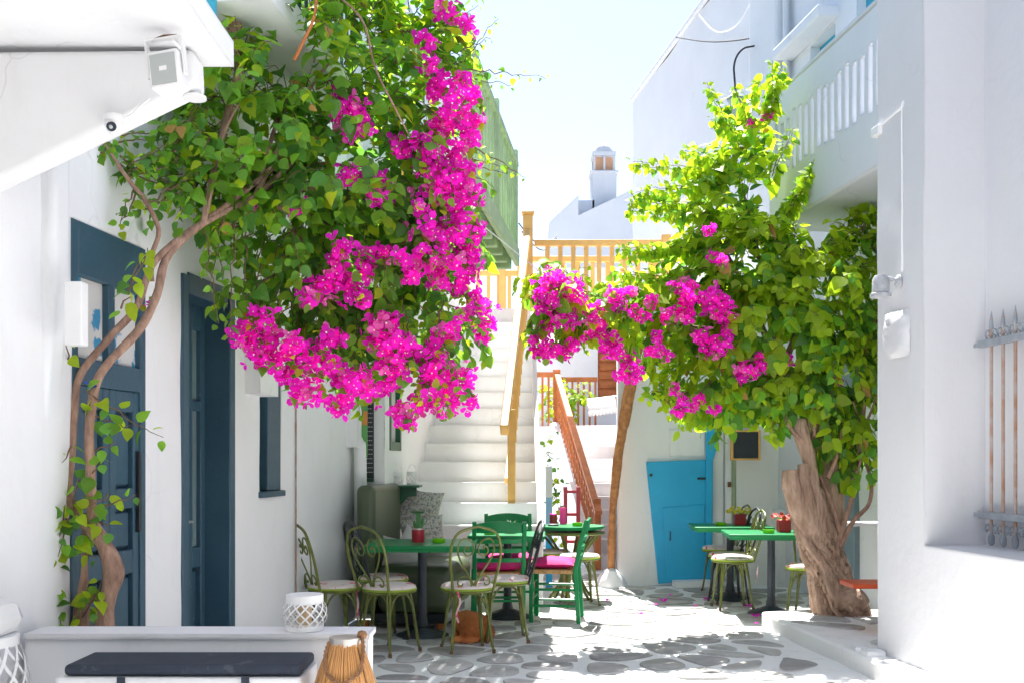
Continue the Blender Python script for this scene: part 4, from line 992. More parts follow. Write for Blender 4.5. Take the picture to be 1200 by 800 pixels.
lattice_lantern('wire_lantern', 'small white wire lantern at the stair end of the green shelf', .052, .125, 10, PAINT, sh.location + Vector((.155, .10, .0)), candle=False, handle=True, wv=.006)
wl = P(357, 733, 4.12); lattice_lantern('wicker_lantern', 'small white wicker lantern with candle on the low wall', .083, .142, 14, PAINT, (wl.x, 4.12, .7235), wv=.009)
bl = thing('side_stool', 'white side stool carrying the big wicker basket', 'stool', (-1.93, 3.72, 0))
m = MB(); m.box(-.15, .15, -.15, .15, .38, .42); m.build('seat', PAINT, bl, bevel=.01)
for (x, y) in ((-.12, -.12), (.12, -.12), (-.12, .12), (.12, .12)): MB().bar((x, y, 0), (x, y, .38), .035, .035).build('leg', PAINT, bl)
lattice_lantern('wicker_basket', 'large white wicker lantern at the foot of the left buttress', .150, .345, 16, PAINT, (-1.93, 3.72, .421), wv=.014)
# white folded cloth on the basket, striped textile on the buttress
cl = cushion_mesh(.13, .11, .10, crown=.05); o = cl.build('white_cushion', PAINT, loc=(-1.955, 3.72, .768)); tag(o, 'crumpled white cushion lying on the large wicker lantern', 'cushion')
def stripe_mat():
    m = pm('navy_white_stripes', (.7, .7, .72), rough=.9, bump=.2); N = m.node_tree.nodes; L = m.node_tree.links; b = N['Principled BSDF']
    tc = N.new('ShaderNodeTexCoord'); wv_ = N.new('ShaderNodeTexWave'); wv_.bands_direction = 'Z'; wv_.inputs['Scale'].default_value = 3.2; wv_.inputs['Distortion'].default_value = .6
    L.new(tc.outputs['Object'], wv_.inputs['Vector']); r = N.new('ShaderNodeValToRGB'); r.color_ramp.elements[0].position = .48; r.color_ramp.elements[1].position = .52
    r.color_ramp.elements[0].color = (.03, .035, .12, 1); r.color_ramp.elements[1].color = (.7, .7, .72, 1); L.new(wv_.outputs['Fac'], r.inputs['Fac']); L.new(r.outputs[0], b.inputs['Base Color']); return m
STRIPE = stripe_mat()
tx = MB(); n = 24; hh_ = .36
for j in range(n + 1):
    for i in range(9):
        u = i/8; z = hh_*(1 - j/n); x = -.22*(1 - u) + .012*math.sin(j*.55)*u; y = .02*math.sin(i*1.3 + j*.2)
        tx.v.append((x, y, z))
for j in range(n):
    for i in range(8): tx.f.append((j*9+i, j*9+i+1, (j+1)*9+i+1, (j+1)*9+i))
tq = P(8, 690, 4.2); o = tx.build('hanging_textile', STRIPE, loc=(tq.x, 4.205, tq.z)); tag(o, 'navy and white striped cloth hanging on the left buttress', 'cloth')
sm = o.modifiers.new('solid', 'SOLIDIFY'); sm.thickness = .005

# rattan floor lantern with rope handle
rq = Vector((P(405, 700, 3.78).x, 3.78, 0))
rl_ = thing('rattan_lantern', 'tall conical rattan floor lantern with rope handle at the end of the low wall', 'lantern', rq)
NS = 64
for k in range(NS):
    a = 2*PI*k/NS + random.uniform(-.012, .012); m = MB(); j = random.uniform(-.003, .003)
    prf = [(.056, .735), (.072, .69), (.094, .63), (.113, .57), (.138, .45), (.150, .30), (.140, .12), (.11, .02)]
    for r0, z in prf:
        rr2 = r0 + j; w_ = .0055*(r0/.10); ta = Vector((-math.sin(a), math.cos(a), 0)); er = Vector((math.cos(a), math.sin(a), 0)); p = er*rr2 + Vector((0, 0, z))
        m.v += [tuple(p - ta*w_), tuple(p + er*.003), tuple(p + ta*w_)]
    for i in range(len(prf) - 1): m.f += [(3*i, 3*i+1, 3*i+4, 3*i+3), (3*i+1, 3*i+2, 3*i+5, 3*i+4)]
    m.build('cane_strip', RATTAN, rl_)
MB().lathe([(.050, .720), (.060, .720), (.060, .752), (.050, .752)], 30).build('rim_band', STEEL, rl_)
MB().lathe([(0, .0), (.112, .0), (.115, .022), (0, .024)], 30).build('base', RATTAN, rl_)
MB().lathe([(0, .025), (.05, .025), (.05, .3), (0, .3)], 18).build('candle', CANDLE, rl_)
for ang_, (za, zb) in ((0, (.42, .42)),):
    m = MB(); pth = smoothpath([(.056, .005, .752), (.066, -.02, .745), (.072, -.05, .69), (.062, -.085, .635), (.0, -.122, .605), (-.055, -.09, .64), (-.066, -.05, .695), (-.058, -.02, .735)], 8)
    for ph in (0, 2*PI/3, 4*PI/3):
        tw = []
        for i, p in enumerate(pth):
            tw.append(p + Vector((math.cos(i*.9 + ph), .5*math.sin(i*.9 + ph), math.sin(i*.9 + ph)))*.004)
        m.tube(tw, .0042, 6)
    m.build('rope_handle', ROPE, rl_)
MB().lathe([(0, 0), (.016, .004), (.02, .015), (.014, .028), (0, .032)], 12, (.060, .004, .744)).build('rope_knot', ROPE, rl_)

# things on the tables
def ashtray(x, y, z, label):
    m = MB(); m.lathe([(0, .0), (.045, .0), (.052, .01), (.052, .034), (.042, .034), (.038, .016), (0, .014)], 20); o = m.build('ashtray', LIME, loc=(x, y, z)); tag(o, label, 'ashtray')
ashtray(-.585, 8.18, .7505, 'lime green ashtray on the table with the cactus')
ashtray(-.20, 9.10, .7505, 'lime green ashtray on the table before the white stairs')
ashtray(.66, 10.34, .7475, 'lime green ashtray on the round alley table')
ashtray(2.11, 10.36, .7505, 'lime green ashtray on the table nearer the blue door')
ashtray(2.32, 9.26, .7505, 'lime green ashtray on the table nearer the gnarled tree')
def pot(x, y, z, r, h, label, cat='potted plant', name='potted_plant', mat=REDP, square=False):
    t = thing(name, label, cat, (x, y, z))
    m = MB()
    if square: m.box(-r, r, -r, r, 0, h); m.build('pot', mat, t, bevel=.008)
    else: m.lathe([(0, 0), (r*.97, 0), (r, .01), (r, h - .008), (r*1.03, h), (r*.9, h), (r*.88, h - .02), (0, h - .022)], 22); m.build('pot', mat, t)
    return t
t = pot(-.755, 8.24, .7505, .052, .115, 'cactus with splayed green top in a red tin on the green table')
MB().lathe([(.0535, .0), (.0545, .004), (.0545, .012), (.0535, .014)], 22, (0, 0, .10)).build('rim', STEEL, t)
m = MB(); m.tube([(0, 0, .10), (.004, 0, .16), (0, .002, .24)], [.026, .024, .018], 10, fn=lambda t_, a, p: 1 + .15*math.cos(6*a)); m.tube([(.01, 0, .10), (.035, .005, .15), (.04, 0, .19)], [.016, .016, .01], 8); m.tube([(-.012, .0, .10), (-.03, .005, .14), (-.032, 0, .17)], [.014, .013, .008], 8); m.build('stem', CACT, t)
def rosette(t, n, L, mat, c, up=.5, name='leaf', wid=.01):
    for k in range(n):
        a = 2*PI*k/n + random.uniform(-.2, .2); l = L*random.uniform(.75, 1.1); u = up*random.uniform(.4, 1.3)
        m = MB(); d = Vector((math.cos(a), math.sin(a), u)).normalized(); s_ = Vector((-math.sin(a), math.cos(a), 0)); c_ = Vector(c)
        p1 = c_ + d*l*.5; p2 = c_ + d*l + Vector((0, 0, -l*.1))
        m.add([c_ - s_*wid*.4, c_ + s_*wid*.4, p1 + s_*wid*.6, p1 - s_*wid*.6, p2, p1 + Vector((0, 0, -wid*.6))], [(0,1,2,5), (0,5,3), (2,4,5), (3,5,4), (0,3,2,1), (2,3,4)])
        m.build(name, mat, t)
rosette(t, 14, .075, CACT, (0, .002, .235), .35, wid=.016)
t = pot(-.02, 9.28, .7505, .055, .075, 'spiky succulent in a striped pink pot before the stairs', mat=BRACT2)
rosette(t, 16, .085, CACT, (0, 0, .06), .9, wid=.014)
def bloom_pot(x, y, z, label, mat, leafmat, n):
    t = pot(x, y, z, .055, .115, label, square=True)
    for k in range(n):
        a = random.uniform(0, 2*PI); r = random.uniform(0, .10)**.9; h = .145 + random.uniform(-.01, .04) - r*.15
        m = MB(); c = Vector((r*math.cos(a), r*math.sin(a), h)); pr_ = random.uniform(.02, .03)
        for q in range(6):
            b = 2*PI*q/6; d = Vector((math.cos(b), math.sin(b), .25)); s_ = Vector((-math.sin(b), math.cos(b), 0)); m.add([c, c + d*pr_*.6 + s_*pr_*.4, c + d*pr_, c + d*pr_*.6 - s_*pr_*.4], [(0,1,2,3)])
        m.lathe([(0, .0), (.006, .001), (.004, .006)], 6, tuple(c)); Rx = Matrix.Translation(c) @ Matrix.Rotation(random.uniform(.2, 1.3), 4, Vector((1, random.uniform(-.8, .8), 0))) @ Matrix.Translation(-c); m.xf(Rx); m.build('flower', mat, t)
        MB().tube([(c.x*.4, c.y*.4, .10), tuple(c)], .002, 4).build('stem', leafmat, t)
    rosette(t, 12, .08, leafmat, (0, 0, .10), .6, wid=.022)
bloom_pot(2.32, 10.44, .7505, 'yellow flowers in a red square pot nearer the blue door', YELF, LEAFY, 22)
bloom_pot(2.50, 9.42, .7505, 'red flowers in a red square pot beside the gnarled tree', REDF, LEAF, 16)
t = pot(.43, 10.66, .7475, .04, .10, 'red glass jar with a small plant on the round alley table', 'jar', 'glass_jar'); rosette(t, 9, .05, BRACT, (0, 0, .09), .8, wid=.014)
m = MB(); m.lathe([(0, 0), (.032, 0), (.034, .15), (.03, .17), (0, .172)], 16); tag(m.build('tall_candle', BRACT2, loc=(.53, 10.68, .7475)), 'tall pink pillar candle on the round alley table', 'candle')
m = MB(); m.lathe([(0, 0), (.05, 0), (.06, .012), (.05, .018), (0, .016)], 16); tag(m.build('dark_dish', SLATE, loc=(.42, 10.40, .7475)), 'dark grey dish on the round alley table', 'dish')
# blue and white post beside stair wall, red crate under round table
bp_ = thing('striped_post', 'blue and white painted post leaning by the staircase wall', 'post', (.41, 11.35, 0))
MB().bar((0, 0, 0), (0, .0, .55), .07, .06, (0, 1, 0)).build('lower_band', SKYB, bp_, bevel=.005); MB().bar((0, 0, .551), (0, 0, 1.0), .07, .06, (0, 1, 0)).build('upper_band', pm('pale_blue_paint', (.30, .55, .78), bump=.05), bp_, bevel=.005); MB().bar((0, 0, 1.001), (0, 0, 1.35), .075, .06, (0, 1, 0)).build('top_band', PAINT, bp_, bevel=.005)
rc = thing('red_stand', 'narrow red display stand behind the round alley table', 'stand', (.66, 11.3, 0))
for (x0_, x1_, z0_, z1_) in ((-.09, -.05, 0, 1.12), (.05, .09, 0, 1.12)): MB().box(x0_, x1_, -.05, .05, z0_, z1_).build('upright', REDP, rc, bevel=.004)
for z in (.2, .5, .8, 1.05): MB().box(-.05, .05, -.045, .045, z, z + .03).build('shelf', REDP, rc)
# white shelf and orange bench by the gnarled tree
ws = thing('white_shelf', 'small white wall shelf with bracket behind the gnarled tree', 'shelf', (3.08, 8.72, P(0, 611, 8.72).z))
MB().box(-.24, .40, -.12, .12, -.03, .0).build('board', PAINT, ws, bevel=.005)
m = MB(); m.prism([(.10, -.031), (.38, -.031), (.38, -.30), (.33, -.30)], -.02, .02, 'xz'); m.build('bracket', PAINT, ws)
ob = thing('orange_bench', 'orange-red painted bench end behind the white corner house', 'bench', (2.98, 7.72, 0))
oz = P(0, 681, 7.72).z
MB().box(-.46, .34, -.16, .16, oz - .035, oz).build('seat', ORNG, ob, bevel=.006)
for x in (-.12, .28): MB().box(x - .02, x + .02, -.13, .13, .12, oz - .035).build('leg', TIMB, ob)
# green/orange board and menu chalkboard on the house wall (facing down the street)
mq = P(430, 512, 8.98)
mb_ = thing('menu_board', 'narrow menu chalkboard with green frame on the house wall beside the drain pipe', 'chalkboard', (P(430, 0, 9.05).x, 9.05, 0))
zt, zb_ = P(0, 455, 9.05).z, P(0, 560, 9.05).z
MB().box(-.035, .06, -.005, .02, zb_, zt).build('board', SLATE, mb_); 
m = MB(); m.box(-.045, -.034, -.012, .02, zb_ - .02, zt); m.box(-.045, .06, -.012, .02, zb_ - .03, zb_ - .001); m.build('frame', DGREEN, mb_)
m = MB(); rr2 = random.Random(5)
for k in range(18):
    z = zt - .06 - k*.04
    x = -.025
    while x < .045: l = rr2.uniform(.008, .02); m.box(x, min(.05, x + l), -.0075, -.0055, z, z + .006); x += l + .006
m.build('chalk_writing', GREYP, mb_)
fl = thing('painted_board', 'green and orange painted board hanging beside the menu chalkboard', 'sign', (P(427, 0, 8.92).x, 8.92, 0))
GBRD = pm('leaf_green_board', (.10, .32, .09), rough=.5, bump=.05); OBRD = pm('orange_board', (.60, .24, .05), rough=.5, bump=.05)
MB().box(-.045, .03, -.03, -.013, P(0, 535, 9).z, P(0, 498, 9).z).build('lower_band', GBRD, fl); MB().box(-.04, .03, -.03, -.013, P(0, 498, 9).z + .001, P(0, 482, 9).z).build('middle_band', OBRD, fl); MB().box(-.04, .03, -.03, -.013, P(0, 482, 9).z + .001, P(0, 430, 9).z).build('upper_band', GBRD, fl)
# hanging rod
MB().box(-.008, .008, -.012, .2, P(0, 430, 9).z + .001, P(0, 426, 9).z).build('hanger', DGREEN, fl)

# floodlight, camera and small fittings under the balcony
fq = P(196, 84, 3.66)
fd = thing('floodlight', 'square white floodlight on rusty bracket under the balcony', 'floodlight', fq, R(-8))
m = MB(); m.box(-.058, .058, -.03, .05, -.068, .068); b_ = m.build('housing', PAINT, fd, bevel=.01); 
MB().box(-.046, .046, -.0335, -.0305, -.055, .052).build('lens', GLASSL, b_)
MB().box(-.014, .014, -.034, -.0336, -.008, .008).build('led', PAINT, b_)
m = MB(); m.box(-.072, -.064, -.01, .012, -.02, .115); m.box(.064, .072, -.01, .012, -.02, .115); m.box(-.072, .072, -.01, .012, .115, .121); m.build('yoke', PAINT, fd)
MB().tube([(-.045, .0, .119), (0, .0, .128), (.05, 0, .122)], .005, 5).build('rusty_bolt', RUSTM, fd); MB().tube([(0, 0, .119), (0, .06, .14), (0, .17, .14)], .008, 6).build('mount', PAINT, fd)
for q in fd.children: q.rotation_euler = (R(0), R(-6), 0)
cq = P(134, 147, 3.80)
cd = thing('security_camera', 'small white dome security camera under the balcony haunch', 'camera', cq)
m = MB(); m.lathe([(0, .035), (.036, .035), (.038, .022), (.034, .012), (0, .01)], 20); m.build('mount', PAINT, cd)
m = MB(); m.lathe([(.032, .012), (.034, -.004), (.028, -.022), (.016, -.033), (.0, -.036)], 20); bo_ = m.build('dome', PAINT, cd)
MB().lathe([(.0, .0), (.017, 0), (.017, .012), (0, .013)], 16).xf(Matrix.Translation((.003, -.030, -.014)) @ Matrix.Rotation(R(115), 4, 'X')).build('lens', NAVYC, bo_)
MB().lathe([(.0, .0), (.008, 0), (0, .006)], 12).xf(Matrix.Translation((.003, -.041, -.019)) @ Matrix.Rotation(R(115), 4, 'X')).build('lens_glass', GLASSL, bo_)
m = MB(); m.tube(smoothpath([cq + Vector((.02, 0, .03)), P(152, 136, 3.82), P(165, 124, 3.82), P(175, 116, 3.82)], 4), .004, 5); m.xf(Matrix.Translation(-cq)).build('cord', PAINT, cd)
sq_ = P(228, 112, 3.92)
m = MB(); m.lathe([(0, .06), (.018, .06), (.02, .0), (.045, -.005), (.045, -.014), (0, -.014)], 16); tag(m.build('ceiling_fitting', PAINT, loc=sq_), 'small white flanged fitting under the end of the balcony haunch', 'fitting')
# white duct beside the first door
m = MB(); m.box(P(78, 0, 4.2).x, P(103, 0, 4.23).x, 4.17, 4.238, P(0, 405, 4.2).z, P(0, 331, 4.2).z); tag(m.build('wall_sconce', PAINT, bevel=.006), 'plain white box sconce on the buttress beside the panelled door', 'wall lamp')

# ================================================================== CAT
ct_ = MB()
def ell(c, r, rot=None, n=14):
    mb = MB(); 
    for j in range(n + 1):
        th_ = PI*j/n
        for i in range(n*2):
            ph = PI*i/n; mb.v.append((r[0]*math.sin(th_)*math.cos(ph), r[1]*math.sin(th_)*math.sin(ph), r[2]*math.cos(th_)))
    N2 = n*2
    for j in range(n):
        for i in range(N2): mb.f.append((j*N2+i, j*N2+(i+1) % N2, (j+1)*N2+(i+1) % N2, (j+1)*N2+i))
    M_ = Matrix.Translation(c) @ (rot or Matrix.Identity(4)); mb.xf(M_); ct_.add(mb.v, mb.f)
ell((.02, .0, .10), (.115, .12, .10)); ell((.085, -.015, .065), (.075, .085, .065)); ell((-.03, .03, .125), (.095, .10, .08)); ell((-.05, .10, .125), (.055, .055, .05))
ell((-.055, .145, .11), (.028, .035, .025)); ell((-.085, .085, .165), (.016, .012, .03)); ell((-.02, .085, .168), (.016, .012, .03)); ell((-.07, -.07, .025), (.075, .028, .024), Matrix.Rotation(R(20), 4, 'Z')); ell((.0, -.10, .022), (.07, .022, .021), Matrix.Rotation(R(-5), 4, 'Z')); ell((-.09, .09, .05), (.03, .05, .05))
cat = ct_.build('cat', FUR, loc=(-.325, 7.98, 0)); cat.scale = (1.15,)*3; tag(cat, 'ginger cat curled up with its back turned under the table', 'cat')
rm = cat.modifiers.new('remesh', 'REMESH'); rm.mode = 'VOXEL'; rm.voxel_size = .008; rm.use_smooth_shade = True
smm = cat.modifiers.new('smooth', 'SMOOTH'); smm.iterations = 6
fm_ = MB(); rr2 = random.Random(11)
elist = [((.02, .0, .10), (.115, .12, .10), .45), ((.085, -.015, .065), (.075, .085, .065), .2), ((-.03, .03, .125), (.095, .10, .08), .25), ((-.05, .10, .125), (.055, .055, .05), .1)]
for c, r, fr_ in elist:
    for k in range(int(9000*fr_)):
        d = Vector((rr2.gauss(0, 1), rr2.gauss(0, 1), rr2.gauss(0, 1))).normalized(); p = Vector(c) + Vector((d.x*r[0], d.y*r[1], d.z*r[2]))*.97
        if p.z < .012: continue
        nrm = Vector((d.x/r[0], d.y/r[1], d.z/r[2])).normalized(); fl_ = (nrm*.5 + Vector((.55, -.3, -.55)) + Vector((rr2.gauss(0,.25), rr2.gauss(0,.25), rr2.gauss(0,.25)))).normalized()
        sd_ = fl_.cross(nrm); sd_ = sd_.normalized()*.0022 if sd_.length > .01 else Vector((.002, 0, 0)); l = rr2.uniform(.014, .026); tip = p + fl_*l
        if tip.z < .002: tip.z = .002
        fm_.add([p - sd_, p + sd_, tip], [(0, 1, 2)])
fu = fm_.build('fur', FUR, cat, smooth=False, kind='stuff')

# ================================================================== PLANTS
def leaf_proto(w=.46, fold=.16, curl=.22):
    rows = [(.0, .02), (.12, .33*w/.46), (.32, .46*w/.46), (.56, .40*w/.46), (.80, .20*w/.46)]
    v = []; f = []
    for (y, x) in rows:
        z = -curl*y*y; v += [(-x, y, z + fold*x), (0, y, z), (x, y, z + fold*x)]
    v.append((0, 1.0, -curl*1.1)); n = len(rows)
    for i in range(n - 1):
        b = 3*i; f += [(b, b+1, b+4, b+3), (b+1, b+2, b+5, b+4)]
    b = 3*(n-1); f += [(b, b+1, 3*n), (b+1, b+2, 3*n)]
    return np.array(v), f
LV, LF = leaf_proto()
def bract_proto():
    v = []; f = []; mi = []
    for k in range(3):
        a = 2*PI*k/3; c, s_ = math.cos(a), math.sin(a); sx = np.array([-s_, c, 0])
        def pt(r, wd, z): return np.array([c*r, s_*r, z]) + sx*wd
        b = len(v)
        v += [pt(.05, 0, 0), pt(.36, -.46, .30), pt(.40, 0, .18), pt(.36, .46, .30), pt(.76, -.40, .44), pt(.80, 0, .36), pt(.76, .40, .44), pt(1.06, 0, .44)]
        f += [(b, b+2, b+1), (b, b+3, b+2), (b+1, b+2, b+5, b+4), (b+2, b+3, b+6, b+5), (b+4, b+5, b+7), (b+5, b+6, b+7)]; mi += [0]*6
    b = len(v)
    for k in range(4):
        a = PI/4 + PI/2*k; v.append(np.array([.13*math.cos(a), .13*math.sin(a), .62]))
    f.append((b, b+1, b+2, b+3)); mi.append(1)
    return np.array(v), f, mi
BV, BF, BMI = bract_proto()
def frames(T, N):
    T = T / (np.linalg.norm(T, axis=1, keepdims=True) + 1e-9); N = N - T * np.sum(T*N, axis=1, keepdims=True); N = N / (np.linalg.norm(N, axis=1, keepdims=True) + 1e-9)
    X = np.cross(T, N); return np.stack([X, T, N], axis=2)       # columns x, y, z
def scatter(name, PV, PF, pos, Rm, sc, mats, mi, parent):
    n = len(pos); V = np.einsum('nij,nvj->nvi', Rm, PV[None, :, :] * sc[:, None, :]) * 1.0 + pos[:, None, :]
    nv = len(PV); lens = np.array([len(f) for f in PF]); flat = np.concatenate([np.array(f) for f in PF])
    loops = (flat[None, :] + (np.arange(n) * nv)[:, None]).ravel(); starts1 = np.concatenate([[0], np.cumsum(lens)[:-1]]); starts = (starts1[None, :] + (np.arange(n) * lens.sum())[:, None]).ravel()
    me = bpy.data.meshes.new(name); me.vertices.add(n*nv); me.vertices.foreach_set('co', V.astype(np.float32).ravel())
    me.loops.add(len(loops)); me.loops.foreach_set('vertex_index', loops.astype(np.int32)); me.polygons.add(len(starts)); me.polygons.foreach_set('loop_start', starts.astype(np.int32))
    for m_ in mats: me.materials.append(m_)
    me.polygons.foreach_set('material_index', np.asarray(mi, dtype=np.int32)); me.polygons.foreach_set('use_smooth', np.ones(len(starts), dtype=bool))
    me.update(calc_edges=True); me.validate()
    o = bpy.data.objects.new(name, me); COL.objects.link(o); o.parent = parent; o['kind'] = 'stuff'; return o
def proto_mesh(name, PV, PF, mats, mi=None):
    me = bpy.data.meshes.new(name); me.from_pydata([tuple(v) for v in PV], [], PF)
    for m_ in mats: me.materials.append(m_)
    if mi is not None: me.polygons.foreach_set('material_index', mi)
    me.polygons.foreach_set('use_smooth', [True]*len(me.polygons)); return me
LEAFX = pm('dry_leaf', (.42, .26, .05), rough=.7, scale=9, col2=(.30, .16, .05), bump=.2, transl=.3, rand=.3)
LEAFM = [LEAF, LEAFD, LEAFY, LEAFX]
LPM = [proto_mesh('leaf', LV, LF, [m_]) for m_ in LEAFM]; BPM = [proto_mesh('flower', BV, BF, [b_, STAM], BMI) for b_ in (BRACT, BRACT2)]
class Plant:
    def __init__(s, root, seed): s.root = root; s.r = random.Random(seed); s.L = []; s.B = []; s.tw = MB()
    def rv(s): return Vector((s.r.gauss(0,1), s.r.gauss(0,1), s.r.gauss(0,1)))
    def leaf(s, p, T, N, size, k): s.L.append((p, T, N, size, k))
    def flower(s, p, N, size): s.B.append((p, s.rv(), N, size, 0 if s.r.random() > .11 else 1))
    def spray(s, p, d, length, droop, lsize, out, young=.1, dark=.3, step=.034, flowers=0.0, fsize=.024, twig=True, dens=1):
        p = Vector(p); d = Vector(d).normalized(); n = max(3, int(length/step)); pts = [p.copy()]
        for i in range(n):
            d = (d + Vector((0, 0, -droop))*(i/n) + s.rv()*.11).normalized(); p = p + d*step; pts.append(p.copy())
            side = d.cross(Vector((0, 0, 1))); side = side.normalized() if side.length > .05 else Vector((1, 0, 0))
            if flowers and i/n > 1 - flowers:
                for q in range(s.r.choice((2, 3, 3, 4))):
                    nn = (s.rv() + Vector(out)*.6 + Vector((0, -.5, .1))).normalized(); s.flower(p + s.rv()*.028, nn, fsize*s.r.uniform(.8, 1.25))
                if s.r.random() < .75: continue
            for q in range(dens):
                sg = 1 if (i + q) % 2 else -1
                T = side*sg*s.r.uniform(.4, 1.) + d*.35 + Vector((0, 0, -s.r.uniform(.25, .9))) + s.rv()*.3 + Vector(out)*.25
                N = Vector((0, 0, .75)) + Vector(out)*.75 + s.rv()*.38
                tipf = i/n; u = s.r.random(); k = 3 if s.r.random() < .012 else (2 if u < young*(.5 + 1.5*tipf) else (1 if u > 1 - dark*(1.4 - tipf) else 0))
                sz = lsize*(.45 + .85*s.r.random()**.8)*(1 - .35*max(0, tipf - .6)/.4)
                s.leaf(p + T.normalized()*.014, T, N, sz, k)
        if twig: s.tw.tube(pts[::2] if len(pts) > 6 else pts, lerplist([.0045, .0018], max(1, len(pts[::2] if len(pts) > 6 else pts) - 1)), 4)
    def blob(s, e, n, lsize, center, young=.1, dark=.3, length=(.18, .42), droop=.5, flowers=0, shell=.35):
        px, py, rx, ry, Y, rY = e; c = P(px, py, Y); R3 = Vector((rx*Y/F, rY, ry*Y/F)); k = 0
        while k < n:
            d = s.rv().normalized(); rad = s.r.uniform(shell, 1.0)**.6
            p = c + Vector((d.x*R3.x, d.y*R3.y, d.z*R3.z))*rad*.86; out = (p - Vector(center)).normalized(); k += 1
            dirn = out*.7 + d*.5 + s.rv()*.35 + Vector((0, 0, .15))
            s.spray(p, dirn, s.r.uniform(*length), droop, lsize, out, young*(1.5 if d.z > .3 else .7), dark, flowers=flowers)
    def cluster(s, px, py, Y, rad, n, fsize=.026, lsize=.06):
        c = P(px, py, Y); out = Vector((.15, -.9, .25))
        for k in range(n):
            d = s.rv().normalized(); p = c + d*rad*(s.r.random()**.45 if s.r.random() < .82 else s.r.uniform(1.0, 1.9)); s.flower(p, (d + out*.7 + s.rv()*.35).normalized(), fsize*s.r.uniform(.75, 1.25))
        for k in range(max(2, n//8)):
            p = c + s.rv()*rad*.6; s.leaf(p, s.rv() + Vector((0, -.4, -.5)), out + s.rv()*.4, lsize*s.r.uniform(.6, 1), s.r.choice((0, 0, 2)))
        s.tw.tube([c + Vector((0, .12, .05)) + s.rv()*.02, c], .003, 4)
    def finish(s, nleaf=300, nflow=300):
        root = s.root; off = Vector(root.location)
        for items, PV, PF, PM, mats, nm, stuffn, nind in ((s.L, LV, LF, LPM, LEAFM, 'leaf', 'foliage', nleaf), (s.B, BV, BF, BPM, (BRACT, STAM, BRACT2), 'flower', 'blossom', nflow)):
            if not items: continue
            pos = np.array([tuple(i[0] - off) for i in items]); T = np.array([tuple(i[1]) for i in items]); N = np.array([tuple(i[2]) for i in items]); sc = np.array([i[3] for i in items]); kk = np.array([i[4] for i in items]); rg = np.random.default_rng(len(items)); sc3 = np.stack([sc*rg.uniform(.78, 1.12, len(sc)), sc*rg.uniform(.92, 1.15, len(sc)), sc*(rg.uniform(-.3, 2.6, len(sc)) if nm == 'leaf' else rg.uniform(.6, 1.5, len(sc)))], 1)
            Rm = frames(T, N); Yw = pos[:, 1] + off.y; key = Yw/ sc; order = np.argsort(key); ind = set(order[:nind].tolist()) if nind else set()
            for i in ind:
                M4 = Matrix([list(Rm[i][r]) + [0] for r in range(3)] + [[0, 0, 0, 1]])
                inst(nm, PM[kk[i]], root, Vector(pos[i]), M4.to_euler(), tuple(sc3[i]))
            rest = np.array([i for i in range(len(items)) if i not in ind])
            if len(rest) == 0: continue
            if nm == 'leaf': mi = np.repeat(kk[rest], len(PF))
            else: mi = np.stack([np.where(np.array(BMI)[None, :] == 1, 1, np.where(kk[rest][:, None] == 1, 2, 0))], 0).ravel()
            scatter(stuffn, PV, PF, pos[rest], Rm[rest], sc3[rest], mats, mi, root)
        s.tw.v = [tuple(Vector(p) - off) for p in s.tw.v]
        if s.tw.v: s.tw.build('twigs', TWIG, root, kind='stuff')
def limb(root, name, pts, radii, mat, seg=10, n=6, fn=None):
    off = Vector(root.location); m = MB(); m.tube(smoothpath([Vector(p) - off for p in pts], n), lerplist(radii, n), seg, fn=fn); return m.build(name, mat, root, ang=80)
knob = lambda t, a, p: 1 + .13*noise.noise(Vector((math.cos(a)*1.5, math.sin(a)*1.5, p.z*7))) + .12*noise.noise(Vector((p.x*9, p.y*9, p.z*14)))

# ---- left bougainvillea over the blue doors
lt = thing('bougainvillea', 'bougainvillea with twin twisted stems beside the panelled blue door, cascading magenta flowers', 'bougainvillea', (P(118, 0, 4.42).x, 4.42, 0))
P_ = P
def YY(px): return 4.42 + max(0, (px - 120)) * .0056
main = limb(lt, 'trunk', [(P(122, 0, 4.42).x, 4.42, 0), P(122, 735, 4.42), P(127, 700, 4.42), P(133, 668, 4.42), P(123, 640, 4.42), P(108, 618, 4.43)], [.046, .043, .037, .043, .034, .034], BARK2, 12, 7, knob)
limb(lt, 'stem', [P(110, 624, 4.43), P(92, 605, 4.44), P(80, 575, 4.45), P(84, 530, 4.46), P(87, 480, 4.47), P(93, 440, 4.50), P(128, 396, 4.58), P(160, 360, 4.66), P(178, 312, 4.76), P(205, 284, 4.88), P(238, 262, 5.06), P(300, 230, 5.4)], [.026, .022, .019, .018, .018, .018, .017, .017, .016, .016, .016, .013], BARK2, 9, 6, knob)
limb(lt, 'stem', [P(112, 622, 4.42), P(107, 590, 4.42), P(106, 550, 4.41), P(105, 500, 4.41), P(112, 452, 4.44), P(128, 424, 4.50), P(165, 384, 4.62), P(184, 345, 4.72), P(194, 305, 4.82), P(215, 280, 4.92), P(240, 260, 5.08), P(330, 190, 5.6)], [.027, .023, .021, .020, .020, .020, .020, .020, .019, .018, .017, .014], BARK2, 9, 6, knob)
limb(lt, 'stem', [(P(96, 0, 4.5).x, 4.46, 0), P(95, 735, 4.46), P(96, 705, 4.46), P(99, 670, 4.45), P(99, 620, 4.44)], [.042, .038, .028, .016, .012], BARK2, 8, 5, knob)
limb(lt, 'stem', [P(178, 330, 4.75), P(178, 300, 4.74), P(186, 270, 4.78), P(170, 235, 4.78), P(150, 210, 4.76), P(120, 165, 4.72)], [.012, .012, .011, .012, .010, .006], BARK2, 7, 5)
